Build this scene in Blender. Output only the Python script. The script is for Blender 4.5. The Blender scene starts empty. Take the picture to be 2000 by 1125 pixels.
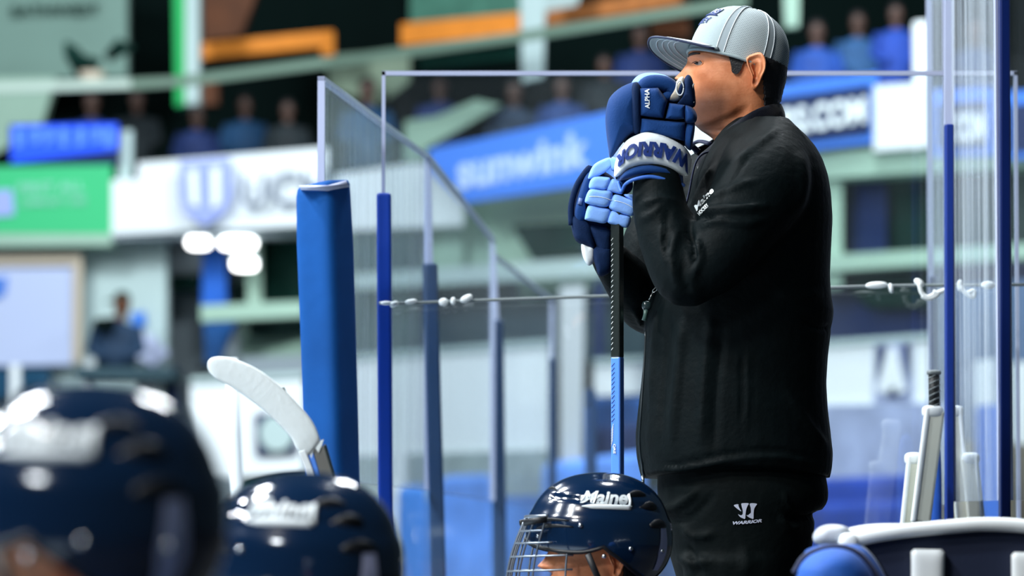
import bpy, bmesh, math, random
import numpy as np
from mathutils import Vector, Matrix
random.seed(7)
PI = math.pi
S = bpy.context.scene
COL = S.collection
# ------------------------------------------------------------------ camera
F = 8000.0; HY = 1060.0
TH = math.atan((HY - 562.5) / F)
CZ = 0.81
cd = bpy.data.cameras.new('camera'); cam = bpy.data.objects.new('camera', cd); COL.objects.link(cam)
cd.sensor_width = 36; cd.lens = 36 * F / 2000
cam.location = (0, 0, CZ); cam.rotation_euler = (PI / 2 + TH, 0, 0)
cd.clip_end = 200
cd.dof.use_dof = True; cd.dof.focus_distance = 7.95; cd.dof.aperture_fstop = 4.0
S.camera = cam
# ------------------------------------------------------------------ world, lamps, exposure
w = bpy.data.worlds.new('world'); S.world = w; w.use_nodes = True
w.node_tree.nodes['Background'].inputs[0].default_value = (0.17, 0.27, 0.36, 1)
w.node_tree.nodes['Background'].inputs[1].default_value = 0.13
S.view_settings.view_transform = 'Standard'; S.view_settings.look = 'None'
S.view_settings.gamma = 1; S.view_settings.use_curve_mapping = False
S.view_settings.exposure = 0.15
def lamp(x, y, z, sx, sy, e, col=(0.9, 0.96, 1.0), tgt=None):
    l = bpy.data.lights.new('arena_or_fill_lamp', 'AREA'); l.shape = 'RECTANGLE'; l.size = sx; l.size_y = sy
    l.energy = e; l.color = col
    o = bpy.data.objects.new('arena_or_fill_lamp', l); COL.objects.link(o); o.location = (x, y, z)
    if tgt is not None:
        d = Vector(tgt) - o.location; o.rotation_euler = d.to_track_quat('-Z', 'Y').to_euler()
    return o
# rows of lamps over the ice (to the left) and over the stands, plus one added fill
for (x, y) in ((-5, 3.2), (-7.5, 6), (-4.5, 8.5), (-7, 11)):
    lamp(x, y, 7.5, .55, .9, 420, tgt=(0.2, 7.5, 1.2))
lamp(-4.2, 1.5, 7.0, .8, .8, 330, (1, .95, .88), tgt=(0.4, 8, 1.5))
lamp(-6, -2, 6, 1.6, 1.0, 260, tgt=(0.3, 8, 1.2))  # added fill lamp behind the camera, lifts the shaded near sides
lamp(1.2, 10.5, 8, .8, 1.2, 260, tgt=(0.5, 8.5, 1.0))
for (x, y) in ((-12, 20), (0, 22), (10, 20), (-8, 30), (2, 28)):
    lamp(x, y, 10, 2.5, 1.6, 1120, tgt=(x * .6, y + 12, .6))
for (x, y) in ((-4, 12), (2, 15)):
    lamp(x, y, 8, 1.2, 1.2, 420)

# ------------------------------------------------------------------ projection helpers (pixel + real depth -> point)
ct, st = math.cos(TH), math.sin(TH)
def Q(px, py, Y):
    u = (px - 1000) / F; v = (562.5 - py) / F
    d = Vector((u, ct - v * st, st + v * ct)); t = Y / d.y
    return Vector((d.x * t, Y, CZ + d.z * t))
def PXY(co):
    x = co[:, 0]; y = co[:, 1]; z = co[:, 2] - CZ
    cy = y * ct + z * st; cz = -y * st + z * ct
    return 1000 + F * x / cy, 562.5 - F * cz / cy

# ------------------------------------------------------------------ materials
def lin(c):
    return tuple(((v / 255) / 12.92 if v / 255 <= .04045 else ((v / 255 + .055) / 1.055) ** 2.4) for v in c)
MATS = {}
def M(name, rgb, rough=.6, metal=0, spec=.5, bump=0, bscale=200, var=0, vscale=5, sheen=0, coat=0, emit=0):
    if name in MATS: return MATS[name]
    m = bpy.data.materials.new(name); m.use_nodes = True; nt = m.node_tree; b = nt.nodes['Principled BSDF']
    c = lin(rgb)
    b.inputs['Base Color'].default_value = (*c, 1); b.inputs['Roughness'].default_value = rough
    b.inputs['Metallic'].default_value = metal; b.inputs['Specular IOR Level'].default_value = spec
    if sheen: b.inputs['Sheen Weight'].default_value = sheen; b.inputs['Sheen Roughness'].default_value = .4
    if coat: b.inputs['Coat Weight'].default_value = coat; b.inputs['Coat Roughness'].default_value = .04
    tc = nt.nodes.new('ShaderNodeTexCoord')
    if var:
        n = nt.nodes.new('ShaderNodeTexNoise'); n.inputs['Scale'].default_value = vscale; n.inputs['Detail'].default_value = 4
        nt.links.new(tc.outputs['Object'], n.inputs['Vector'])
        r = nt.nodes.new('ShaderNodeMapRange'); r.inputs['From Min'].default_value = .3; r.inputs['From Max'].default_value = .7
        r.inputs['To Min'].default_value = 1 - var; r.inputs['To Max'].default_value = 1 + var
        nt.links.new(n.outputs['Fac'], r.inputs['Value'])
        mx = nt.nodes.new('ShaderNodeVectorMath'); mx.operation = 'SCALE'; mx.inputs[0].default_value = c
        nt.links.new(r.outputs['Result'], mx.inputs['Scale']); nt.links.new(mx.outputs['Vector'], b.inputs['Base Color'])
    if bump:
        n = nt.nodes.new('ShaderNodeTexNoise'); n.inputs['Scale'].default_value = bscale; n.inputs['Detail'].default_value = 3
        nt.links.new(tc.outputs['Object'], n.inputs['Vector'])
        bp = nt.nodes.new('ShaderNodeBump'); bp.inputs['Strength'].default_value = bump; bp.inputs['Distance'].default_value = .002
        nt.links.new(n.outputs['Fac'], bp.inputs['Height']); nt.links.new(bp.outputs['Normal'], b.inputs['Normal'])
    if emit:
        b.inputs['Emission Color'].default_value = (*c, 1); b.inputs['Emission Strength'].default_value = emit
    MATS[name] = m; return m
def glass_mat(name, tint, haze, gloss=.06, streak=0):
    m = bpy.data.materials.new(name); m.use_nodes = True; nt = m.node_tree; nt.nodes.clear()
    out = nt.nodes.new('ShaderNodeOutputMaterial')
    tr = nt.nodes.new('ShaderNodeBsdfTransparent'); tr.inputs[0].default_value = (*tint, 1)
    gl = nt.nodes.new('ShaderNodeBsdfGlossy'); gl.inputs['Roughness'].default_value = .03
    df = nt.nodes.new('ShaderNodeBsdfDiffuse'); df.inputs[0].default_value = (.68, .76, .82, 1)
    m1 = nt.nodes.new('ShaderNodeMixShader'); m1.inputs[0].default_value = gloss
    m2 = nt.nodes.new('ShaderNodeMixShader')
    nt.links.new(tr.outputs[0], m1.inputs[1]); nt.links.new(gl.outputs[0], m1.inputs[2])
    nt.links.new(m1.outputs[0], m2.inputs[1]); nt.links.new(df.outputs[0], m2.inputs[2])
    tc = nt.nodes.new('ShaderNodeTexCoord'); mp = nt.nodes.new('ShaderNodeMapping')
    n = nt.nodes.new('ShaderNodeTexNoise'); n.inputs['Detail'].default_value = 5; n.inputs['Scale'].default_value = 1
    mp.inputs['Scale'].default_value = (60, 60, .8) if streak else (2.2, 2.2, 2.2)
    nt.links.new(tc.outputs['Object'], mp.inputs[0]); nt.links.new(mp.outputs[0], n.inputs['Vector'])
    r = nt.nodes.new('ShaderNodeMapRange'); r.inputs['From Min'].default_value = .38; r.inputs['From Max'].default_value = .72
    r.inputs['To Min'].default_value = haze * .35; r.inputs['To Max'].default_value = haze * 2
    nt.links.new(n.outputs['Fac'], r.inputs['Value']); nt.links.new(r.outputs[0], m2.inputs[0])
    nt.links.new(m2.outputs[0], out.inputs[0]); MATS[name] = m; return m

# ------------------------------------------------------------------ mesh helpers
def mk(name, v, f, mat, parent=None, smooth=True):
    me = bpy.data.meshes.new(name); me.from_pydata([tuple(p) for p in v], [], [tuple(q) for q in f]); me.update()
    if mat: me.materials.append(mat)
    bm = bmesh.new(); bm.from_mesh(me); bmesh.ops.recalc_face_normals(bm, faces=bm.faces); bm.to_mesh(me); bm.free()
    if smooth: me.polygons.foreach_set('use_smooth', [True] * len(me.polygons))
    o = bpy.data.objects.new(name, me); COL.objects.link(o)
    if parent: put(o, parent)
    return o
def put(o, parent):
    o.parent = parent; o.matrix_parent_inverse = Matrix.Translation(-root_loc(parent))
def root_loc(p):
    l = Vector(p.location)
    return l if p.parent is None else l  # parts sit at the origin of their thing
def tag(o, label=None, cat=None, group=None, kind=None):
    if label: o['label'] = label
    if cat: o['category'] = cat
    if group: o['group'] = group
    if kind: o['kind'] = kind
    return o
def empty(name, loc, label, cat, group=None):
    e = bpy.data.objects.new(name, None); COL.objects.link(e); e.location = loc; e.empty_display_size = .05
    return tag(e, label, cat, group)
class MB:
    def __init__(s): s.v = []; s.f = []
    def add(s, vf):
        n = len(s.v); s.v += [Vector(p) for p in vf[0]]; s.f += [tuple(i + n for i in q) for q in vf[1]]; return s
    def obj(s, name, mat, parent=None, smooth=True): return mk(name, s.v, s.f, mat, parent, smooth)
def loft(rings, cap=True, closed=True):
    n = len(rings[0]); v = [p for r in rings for p in r]; f = []
    for i in range(len(rings) - 1):
        for j in range(n if closed else n - 1):
            k = (j + 1) % n; f.append((i * n + j, i * n + k, (i + 1) * n + k, (i + 1) * n + j))
    if cap and closed:
        f.append(tuple(range(n - 1, -1, -1))); b = (len(rings) - 1) * n; f.append(tuple(range(b, b + n)))
    return v, f
def cr(p, n):  # catmull-rom sampling of an open list of vectors/tuples
    P = [Vector(q) for q in p]; P = [P[0] * 2 - P[1]] + P + [P[-1] * 2 - P[-2]]; out = []
    m = len(P) - 3
    for k in range(n):
        t = k / (n - 1) * m; i = min(int(t), m - 1); t -= i
        a, b, c, d = P[i:i + 4]
        out.append(.5 * ((2 * b) + (c - a) * t + (2 * a - 5 * b + 4 * c - d) * t * t + (3 * b - a - 3 * c + d) * t ** 3))
    return out
def crc(p, n):  # closed
    P = [Vector(q) for q in p]; m = len(P); out = []
    for k in range(n):
        t = k / n * m; i = int(t); t -= i
        a, b, c, d = P[i - 1], P[i], P[(i + 1) % m], P[(i + 2) % m]
        out.append(.5 * ((2 * b) + (c - a) * t + (2 * a - 5 * b + 4 * c - d) * t * t + (3 * b - a - 3 * c + d) * t ** 3))
    return out
def tube(path, rad, n=12, flat=1.0, cap=True):
    rings = []; m = len(path)
    if not hasattr(rad, '__len__'): rad = [rad] * m
    up = None
    for i, p in enumerate(path):
        t = (path[min(i + 1, m - 1)] - path[max(i - 1, 0)]).normalized()
        if up is None:
            up = Vector((0, 1, 0)) if abs(t.y) < .9 else Vector((0, 0, 1))
        s = t.cross(up).normalized(); up = s.cross(t).normalized()
        rings.append([p + s * (rad[i] * math.cos(a)) + up * (rad[i] * flat * math.sin(a)) for a in [2 * PI * k / n for k in range(n)]])
    return loft(rings, cap)
def tubes(path, rad, k=24, n=14, flat=1.0):  # smoothed tube
    p4 = [Vector((*p, r)) for p, r in zip(path, rad)]
    s = cr(p4, k) if False else None
    pts = cr(path, k); rr = [x.x for x in cr([Vector((r, 0, 0)) for r in rad], k)]
    return tube(pts, rr, n, flat)
def ellip(c, r, e=2.0, nu=20, nv=12, R=None):
    v = []; f = []
    def sg(x, p): return math.copysign(abs(x) ** p, x)
    p = 2 / e
    for i in range(nv + 1):
        a = -PI / 2 + PI * i / nv
        for j in range(nu):
            b = 2 * PI * j / nu
            q = Vector((r[0] * sg(math.cos(a), p) * sg(math.cos(b), p), r[1] * sg(math.cos(a), p) * sg(math.sin(b), p), r[2] * sg(math.sin(a), p)))
            if R: q = R @ q
            v.append(Vector(c) + q)
    for i in range(nv):
        for j in range(nu):
            k = (j + 1) % nu; f.append((i * nu + j, i * nu + k, (i + 1) * nu + k, (i + 1) * nu + j))
    return v, f
def slab(pts, Y, thick, bev=0):
    """solid panel: front face corners given by (px,py[,Y]); thickness runs away from the camera"""
    fr = [Q(p[0], p[1], p[2] if len(p) > 2 else (Y(p[0]) if callable(Y) else Y)) for p in pts]
    bk = [p + Vector((0, thick, 0)) for p in fr]; n = len(fr)
    f = [tuple(range(n)), tuple(range(2 * n - 1, n - 1, -1))] + [(i, i + n, (i + 1) % n + n, (i + 1) % n) for i in range(n)]
    return fr + bk, f
def rect(x0, y0, x1, y1): return [(x0, y0), (x1, y0), (x1, y1), (x0, y1)]
def obox(c, ax, h):
    c = Vector(c); ax = [Vector(a).normalized() for a in ax]
    v = [c + ax[0] * h[0] * i + ax[1] * h[1] * j + ax[2] * h[2] * k for i in (-1, 1) for j in (-1, 1) for k in (-1, 1)]
    return v, [(0, 1, 3, 2), (4, 6, 7, 5), (0, 4, 5, 1), (2, 3, 7, 6), (0, 2, 6, 4), (1, 5, 7, 3)]
def bevel(o, wd, seg=2):
    m = o.modifiers.new('bevel', 'BEVEL'); m.width = wd; m.segments = seg; m.limit_method = 'ANGLE'; return o
def pillow(out, Y, tf, tb=None, p=2.6, n=40, rings=7, smooth=True, tilt=(0, 0)):
    """padded panel with the given pixel outline, at depth Y, bulging tf towards and tb away from the camera"""
    tb = tf if tb is None else tb
    o2 = crc([(q[0], q[1], 0) for q in out], n) if smooth else [Vector((a[0] + (b[0] - a[0]) * t, a[1] + (b[1] - a[1]) * t, 0)) for a, b in zip(out, out[1:] + out[:1]) for t in [k / max(2, n // len(out)) for k in range(max(2, n // len(out)))]]
    n = len(o2); cx = sum(q.x for q in o2) / n; cy = sum(q.y for q in o2) / n
    def P(q, s, sign):
        x = cx + (q.x - cx) * s; y = cy + (q.y - cy) * s
        h = (1 - s ** p) ** (1 / p) if s < 1 else 0
        Yc = Y + tilt[0] * (x - cx) / 1000 + tilt[1] * (y - cy) / 1000
        return Q(x, y, Yc - h * (tf if sign > 0 else -tb))
    ss = [math.sin(PI / 2 * k / rings) for k in range(1, rings + 1)]
    R = [[P(q, s, 1) for q in o2] for s in ss] + [[P(q, s, -1) for q in o2] for s in reversed(ss[:-1])]
    return loft(R, True)
def band(top, bot, Y, tf, tb, nu=28, nv=10, yu=0.0, p=2.4):
    """padded strip between two pixel polylines; yu pushes both ends away"""
    T = cr([(q[0], q[1], 0) for q in top], nu); B = cr([(q[0], q[1], 0) for q in bot], nu); rings = []
    for i in range(nu):
        u = 2 * i / (nu - 1) - 1; e = (1 - abs(u) ** 6) ** (1 / 3) if abs(u) < 1 else .02
        r = []
        for k in range(2 * nv):
            a = PI * k / nv; v = (1 - math.copysign(abs(math.cos(a)) ** (2 / p), math.cos(a))) / 2
            s = math.copysign(abs(math.sin(a)) ** (2 / p), math.sin(a))
            v = .5 + (v - .5) * (.6 + .4 * e)
            q = T[i].lerp(B[i], v); r.append(Q(q.x, q.y, Y + yu * u * u - s * (tf if s > 0 else tb) * max(e, .02)))
        rings.append(r)
    return loft(rings, True)
def text(name, s, fn, mat, parent=None, bold=0.02, shear=0, cuts=0, ext=.02):
    cu = bpy.data.curves.new('t', 'FONT'); cu.body = s; cu.size = 1; cu.offset = bold; cu.shear = shear; cu.extrude = ext; cu.resolution_u = 4
    o = bpy.data.objects.new('t', cu); COL.objects.link(o)
    dg = bpy.context.evaluated_depsgraph_get(); me = bpy.data.meshes.new_from_object(o.evaluated_get(dg))
    bpy.data.objects.remove(o); bpy.data.curves.remove(cu)
    bm = bmesh.new(); bm.from_mesh(me); bmesh.ops.triangulate(bm, faces=bm.faces)
    bmesh.ops.remove_doubles(bm, verts=bm.verts, dist=1e-5)
    if cuts: bmesh.ops.subdivide_edges(bm, edges=bm.edges, cuts=cuts); bmesh.ops.triangulate(bm, faces=bm.faces)
    xs = [v.co.x for v in bm.verts]; ys = [v.co.y for v in bm.verts]
    x0, x1, y0, y1 = min(xs), max(xs), min(ys), max(ys)
    for v in bm.verts:
        v.co = fn((v.co.x - x0) / (x1 - x0), (v.co.y - y0) / (y1 - y0), 1 if v.co.z > 0 else 0)
    me2 = bpy.data.meshes.new(name); bm.to_mesh(me2); bm.free(); bpy.data.meshes.remove(me)
    me2.materials.clear(); me2.materials.append(mat)
    o = bpy.data.objects.new(name, me2); COL.objects.link(o)
    if parent: put(o, parent)
    return o
def qtext(name, s, tl, tr, h, Y, mat, parent=None, th=.004, **k):
    """lettering on a panel: baseline from tl to tr (pixels), height h px, at depth Y"""
    def fn(u, v, w_):
        x = tl[0] + (tr[0] - tl[0]) * u; y = tl[1] + (tr[1] - tl[1]) * u - h * v
        return Q(x, y, (Y(x) if callable(Y) else Y) - th * w_)
    return text(name, s, fn, mat, parent, **k)
def remesh(o, vox, smooth_it=6):
    m = o.modifiers.new('r', 'REMESH'); m.mode = 'VOXEL'; m.voxel_size = vox; m.use_smooth_shade = True
    s = o.modifiers.new('s', 'SMOOTH'); s.iterations = smooth_it; s.factor = .5
    dg = bpy.context.evaluated_depsgraph_get(); me = bpy.data.meshes.new_from_object(o.evaluated_get(dg))
    o.modifiers.clear(); old = o.data; mats = list(old.materials); o.data = me
    me.materials.clear()
    for x in mats: me.materials.append(x)
    me.polygons.foreach_set('use_smooth', [True] * len(me.polygons))
    return o
def folds(o, lst, ny=.3, gain=1.6, sg=.82):
    lst = [(p, a * gain, s_ * sg) for p, a, s_ in lst]
    me = o.data; n = len(me.vertices); co = np.zeros(n * 3); me.vertices.foreach_get('co', co); co = co.reshape(-1, 3)
    no = np.zeros(n * 3); me.vertices.foreach_get('normal', no) if hasattr(me.vertices[0], 'normal') else None; no = no.reshape(-1, 3)
    px, py = PXY(co); disp = np.zeros(n)
    for poly, amp, sig in lst:
        pts = np.array([(q.x, q.y) for q in cr([(a, b, 0) for a, b in poly], 14)])
        best = np.full(n, 1e9); bt = np.zeros(n)
        for k in range(len(pts) - 1):
            a, b = pts[k], pts[k + 1]; ab = b - a; L = (ab ** 2).sum() + 1e-9
            t = np.clip(((px - a[0]) * ab[0] + (py - a[1]) * ab[1]) / L, 0, 1)
            d = np.hypot(px - a[0] - t * ab[0], py - a[1] - t * ab[1]); q = d < best
            best = np.where(q, d, best); bt = np.where(q, (k + t) / (len(pts) - 1), bt)
        disp += amp * np.exp(-(best / sig) ** 2) * np.clip(np.sin(np.clip(bt, .03, .97) * PI) * 1.6, 0, 1)
    mask = np.clip((ny - no[:, 1]) * 3, 0, 1)
    co += no * (disp * mask)[:, None] / 1000
    me.vertices.foreach_set('co', co.ravel()); me.update()

# ------------------------------------------------------------------ shared materials
m_white = M('white_board', (226, 236, 240), .45)
m_pale = M('pale_painted_wall', (168, 190, 190), .7, var=.08, vscale=.6)
m_palegreen = M('pale_green_steel', (150, 182, 165), .6, var=.06, vscale=.8)
m_grey = M('grey_soffit', (128, 142, 150), .8, var=.08, vscale=.5)
m_dark = M('dark_void', (6, 18, 17), .9, spec=.05, var=.3, vscale=.5)
m_dkgreen = M('dark_green_glazing', (12, 44, 38), .6, spec=.1, var=.4, vscale=.7)
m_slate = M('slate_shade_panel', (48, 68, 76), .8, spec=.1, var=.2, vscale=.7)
m_navy = M('navy_panel', (8, 32, 78), .5)
m_blue = M('royal_blue_panel', (60, 118, 225), .5)
m_orange = M('orange_wood_beam', (214, 130, 44), .6, var=.1)
m_brown = M('brown_timber', (84, 46, 20), .7, var=.2)
m_green = M('green_banner', (56, 182, 120), .6)
m_ltgreen = M('pale_green_print', (140, 212, 190), .6)
m_lav = M('lavender_print', (150, 165, 225), .6)
m_tan = M('tan_frame', (178, 168, 150), .7)
m_greytxt = M('grey_print', (96, 108, 128), .6)
m_edge = M('polished_glass_edge', (176, 184, 212), .3)
m_post = M('blue_stanchion_paint', (14, 54, 150), .35, bump=.1)
m_glass = glass_mat('rink_glass', (.95, .97, .97), .022)
m_glass_s = glass_mat('rink_glass_streaked', (.93, .95, .98), .15, .07, 1)
m_glass_t = glass_mat('rink_glass_faint_streaks', (.94, .96, .98), .06, .05, 1)
m_ice = M('ice', (205, 222, 235), .25)
m_rubber = M('black_rubber_floor', (24, 28, 32), .8)
m_black = M('black_jacket_fabric', (9, 17, 19), .6, spec=.07, bump=.7, bscale=70, sheen=.0, var=.15, vscale=30)
m_pants = M('black_track_pants', (7, 14, 15), .7, spec=.07, bump=.6, bscale=70, sheen=.0)
m_navyfab = M('navy_knit_fabric', (6, 24, 66), .75, bump=.3, bscale=500, sheen=.2)
# ================================================================== STRUCTURE AND BACKGROUND
def struct(name, vf, mat, smooth=False):
    o = mk(name, vf[0], vf[1], mat, None, smooth); o['kind'] = 'structure'; return o
def block(x0, x1, y0, y1, z0, z1):
    return obox(((x0 + x1) / 2, (y0 + y1) / 2, (z0 + z1) / 2), ((1, 0, 0), (0, 1, 0), (0, 0, 1)), ((x1 - x0) / 2, (y1 - y0) / 2, (z1 - z0) / 2))
struct('floor', block(-14, 12, -1.5, 50, -.47, -.37), m_rubber)
struct('floor', block(.32, 2.2, 2.5, 9.0, -.37, 0), m_rubber)
struct('floor', block(-13.9, -1.6, -1, 30, -.36, -.34), m_ice)
struct('wall_back', block(-9, 9, 46, 46.4, -.37, 12), m_dark)
def YA(px):  # depth of the long balcony wall: nearly square on at the left, coming closer to the right
    return 41.5 - 1.5 * px / 600 if px < 600 else 40 - 8 * (px - 600) / 1100
def yo(d): return lambda px: YA(px) + d
def S_(name, pts, d, mat, th=.3):
    return struct(name, slab(pts, yo(d), th), mat)
# concourse wall under the balcony and the deep recesses (each a real panel at its own depth)
S_('wall_left', [(-60, 455), (325, 455), (325, 860), (-60, 870)], .6, m_pale, .4)
S_('wall_left', [(300, 455), (525, 445), (525, 860), (300, 865)], 2.0, m_grey, .3)
S_('wall_left', [(470, 440), (700, 430), (700, 960), (470, 965)], 1.6, m_palegreen, .3)
S_('wall_back', [(-60, 840), (720, 820), (720, 1300), (-60, 1300)], 1.0, m_grey, .3)
S_('trim_1', [(-60, 456), (218, 455), (218, 478), (-60, 482)], .0, m_palegreen, .9)
S_('trim_1', [(218, 452), (600, 440), (600, 452), (218, 468)], .02, m_grey, .9)
S_('trim_2', [(480, 452), (509, 450), (512, 622), (484, 622)], .9, m_palegreen, .3)
S_('trim_2', [(392, 596), (592, 588), (592, 618), (392, 628)], 0.0, m_palegreen, .3)
S_('window_1', [(512, 462), (600, 458), (600, 588), (512, 592)], 1.2, m_dkgreen, .2)
S_('window_1', [(485, 622), (600, 616), (600, 652), (485, 657)], 1.2, m_dark, .2)
S_('trim_3', [(470, 698), (600, 693), (600, 730), (470, 734)], .4, m_grey, .3)
# middle, seen through the rink glass
S_('wall_right', [(690, 420), (905, 400), (905, 540), (690, 560)], .8, m_palegreen, .3)
S_('wall_right', [(905, 395), (1250, 350), (1250, 560), (905, 600)], 1.0, m_palegreen, .3)
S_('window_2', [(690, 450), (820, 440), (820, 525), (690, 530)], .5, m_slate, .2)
S_('window_2', [(1000, 440), (1185, 430), (1185, 480), (1040, 505)], .6, m_dkgreen, .2)
S_('trim_4', [(690, 535), (1250, 496), (1250, 535), (690, 565)], .3, m_pale, .3)
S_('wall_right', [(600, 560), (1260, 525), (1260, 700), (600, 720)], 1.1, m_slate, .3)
S_('window_3', [(800, 548), (990, 540), (990, 582), (800, 590)], .8, m_dkgreen, .2)
# right, behind the coach's back
S_('trim_5', [(1560, 300), (2080, 262), (2080, 318), (1560, 352)], .2, m_palegreen, .5)
S_('trim_5', [(1590, 335), (1645, 330), (1645, 560), (1590, 565)], .3, m_palegreen, .4)
S_('window_4', [(1640, 340), (2080, 312), (2080, 500), (1640, 500)], .8, m_dkgreen, .2)
S_('window_4', [(1664, 345), (1732, 340), (1732, 495), (1664, 498)], .6, m_navy, .15)
S_('trim_6', [(1590, 500), (2080, 470), (2080, 500), (1590, 532)], .2, m_palegreen, .4)
S_('wall_right', [(1590, 525), (2080, 495), (2080, 680), (1590, 680)], .8, m_navy, .3)
S_('window_5', [(1620, 525), (1830, 508), (1830, 600), (1700, 600)], .5, m_dkgreen, .2)
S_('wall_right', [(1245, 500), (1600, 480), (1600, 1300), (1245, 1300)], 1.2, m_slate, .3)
S_('wall_right', [(1195, 222), (1445, 172), (1445, 312), (1195, 358)], .1, m_white, .2)
S_('wall_left', [(-900, 300), (-60, 320), (-60, 1300), (-900, 1300)], 1.3, m_pale, .3)
S_('wall_right', [(2080, 150), (2900, 20), (2900, 1300), (2080, 1300)], 1.0, m_palegreen, .3)
S_('wall_right', [(1150, 350), (1600, 300), (1600, 490), (1150, 510)], 1.3, m_palegreen, .3)
# upper level behind the balcony front
S_('wall_left', [(-60, -60), (248, -60), (248, 150), (-60, 156)], 3.4, M('grey_green_sign_wall', (120, 152, 142), .8, var=.1, vscale=.4), .3)
S_('wall_left', [(-60, 150), (110, 150), (80, 250), (-60, 330)], 2.6, m_palegreen, .3)
S_('window_6', [(600, -60), (800, -60), (800, 90), (700, 115), (600, 120)], 3.6, m_dark, .2)
S_('window_7', [(800, -60), (1016, -60), (1016, 30), (800, 45)], 3.2, M('teal_glazing', (70, 118, 102), .5, var=.2), .2)
S_('wall_right', [(1065, -60), (1150, -60), (1120, 30), (1065, 40)], 3.0, m_pale, .3)
S_('trim_7', [(820, 110), (1020, 82), (1020, 112), (820, 132)], 2.4, m_dkgreen, .3)
S_('wall_right', [(640, 108), (800, 96), (800, 160), (740, 205), (640, 170)], 3.0, M('sage_panel', (128, 148, 128), .7, var=.1), .3)
S_('wall_right', [(790, 236), (850, 228), (930, 195), (980, 205), (900, 250), (830, 290), (835, 345), (790, 350)], 1.6, m_palegreen, .3)
S_('wall_right', [(630, 345), (800, 320), (905, 318), (905, 440), (630, 452)], .35, m_white, .3)

def thing(name, pts, d, mat, label, cat, th=.15, group=None, bev=0):
    vf = slab(pts, yo(d), th); o = mk(name, vf[0], vf[1], mat, None, False); tag(o, label, cat, group)
    if bev: bevel(o, bev)
    return o
def root_at(px, py, Y, label, cat, name, group=None):
    return empty(name, Q(px, py, Y), label, cat, group)
def part(name, pts, d, mat, root, th=.05):
    vf = slab(pts, yo(d), th); return mk(name, vf[0], vf[1], mat, root, False)
# --- banners on the balcony front
r = root_at(100, 458, YA(100), 'green sponsor banner on the balcony front at far left, with pale blocks of lettering', 'banner', 'banner')
part('banner_sheet', [(-60, 326), (218, 322), (218, 457), (-60, 461)], 0, m_green, r, .2)
qtext('lettering', 'FIRST ALL', (36, 378), (165, 374), 20, yo(-.01), m_ltgreen, r, th=.02)
qtext('lettering', 'COMMUNITY CARE', (38, 402), (168, 398), 14, yo(-.01), m_ltgreen, r, th=.02)
part('printed_mark', [(-20, 372), (24, 370), (28, 420), (-20, 424)], -.03, m_lav, r, .02)
r = root_at(400, 450, YA(400), 'long white banner with grey lettering and a lavender shield on the balcony', 'banner', 'banner')
part('banner_sheet', [(218, 352), (268, 350), (270, 318), (640, 288), (640, 438), (218, 458)], 0, m_white, r, .2)
sh = [(350, 316), (450, 308), (450, 385), (438, 415), (400, 440), (362, 417), (350, 385)]
part('printed_shield', sh, -.3, M('shield_lavender', (140, 156, 214), .6), r, .03)
part('shield_bar', [(368, 332), (385, 330), (388, 405), (372, 398)], -.34, m_white, r, .015)
part('shield_bar', [(412, 328), (430, 326), (430, 398), (414, 408)], -.34, m_white, r, .015)
qtext('lettering', 'UCH', (470, 408), (640, 397), 68, yo(-.3), m_greytxt, r, th=.02, bold=.01)
r = root_at(1010, 380, YA(1010), 'bright blue banner reading sunwink in pale rounded letters', 'banner', 'banner')
part('banner_sheet', [(838, 292), (1200, 216), (1200, 352), (905, 396), (838, 330)], 0, M('sunwink_blue', (74, 132, 236), .5), r, .2)
qtext('lettering', 'sunwink', (893, 372), (1150, 326), 72, yo(-.02), M('sunwink_letters', (188, 212, 246), .5), r, th=.03, bold=.035)
def navy_banner_or_copy(x0, x1, yt0, yt1, h0, h1, txt, a, b, hh, label):
    r = root_at((x0 + x1) / 2, yt1 + h1, YA(x1), label, 'banner', 'banner')
    part('banner_frame', [(x0, yt0), (x1, yt1), (x1, yt1 + h1), (x0, yt0 + h0)], 0, M('banner_blue_frame', (66, 124, 224), .5), r, .2)
    part('banner_sheet', [(x0 + 8, yt0 + 26), (x1 - 14, yt1 + 22), (x1 - 14, yt1 + h1 - 14), (x0 + 8, yt0 + h0 - 14)], -.03, m_navy, r, .03)
    qtext('lettering', txt, a, b, hh, yo(-.05), m_white, r, th=.03, bold=.045)
navy_banner_or_copy(1440, 1714, 176, 142, 132, 134, 'CARS.COM', (1462, 276), (1692, 240), 54, 'navy banner with white lettering ending in COM inside a blue frame')
navy_banner_or_copy(1822, 1942, 176, 172, 128, 130, 'COM', (1862, 278), (1924, 274), 56, 'solid copy of the navy banner for its refracted repeat in the corner glass')  # added banner copy, imitates the refracted repeat seen in the glass
navy_banner_or_copy(1966, 2090, 178, 176, 132, 130, 'A', (2020, 282), (2060, 280), 50, 'blue framed banner cut off by the right edge of the photo')
thing('blank_panel', [(1708, 168), (1818, 160), (1818, 286), (1708, 295)], -.05, m_white, 'blank white panel on the balcony to the right of the navy banner', 'panel')
thing('column', [(1786, 42), (1812, 40), (1814, 166), (1788, 168)], .1, m_white, 'short white column standing on the balcony above the blank white panel', 'column')
thing('column', [(230, 256), (258, 254), (256, 352), (232, 354)], .15, m_pale, 'stubby pale column between the green banner and the white banner', 'column')
thing('column', [(1014, -60), (1066, -60), (1062, 150), (1020, 160)], .6, m_pale, 'tall pale column behind the glass in the top middle', 'column')
thing('column', [(1530, -60), (1562, -60), (1560, 52), (1534, 54)], .6, m_palegreen, 'slim pale green column just right of the grey cap', 'column')
r = root_at(362, 205, YA(362) + .5, 'tall two-tone column with a bright green strip beside a white face', 'column', 'column')
part('green_strip', [(338, -60), (362, -60), (362, 205), (342, 208)], .5, M('bright_green_strip', (20, 160, 82), .5), r, .4)
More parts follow.
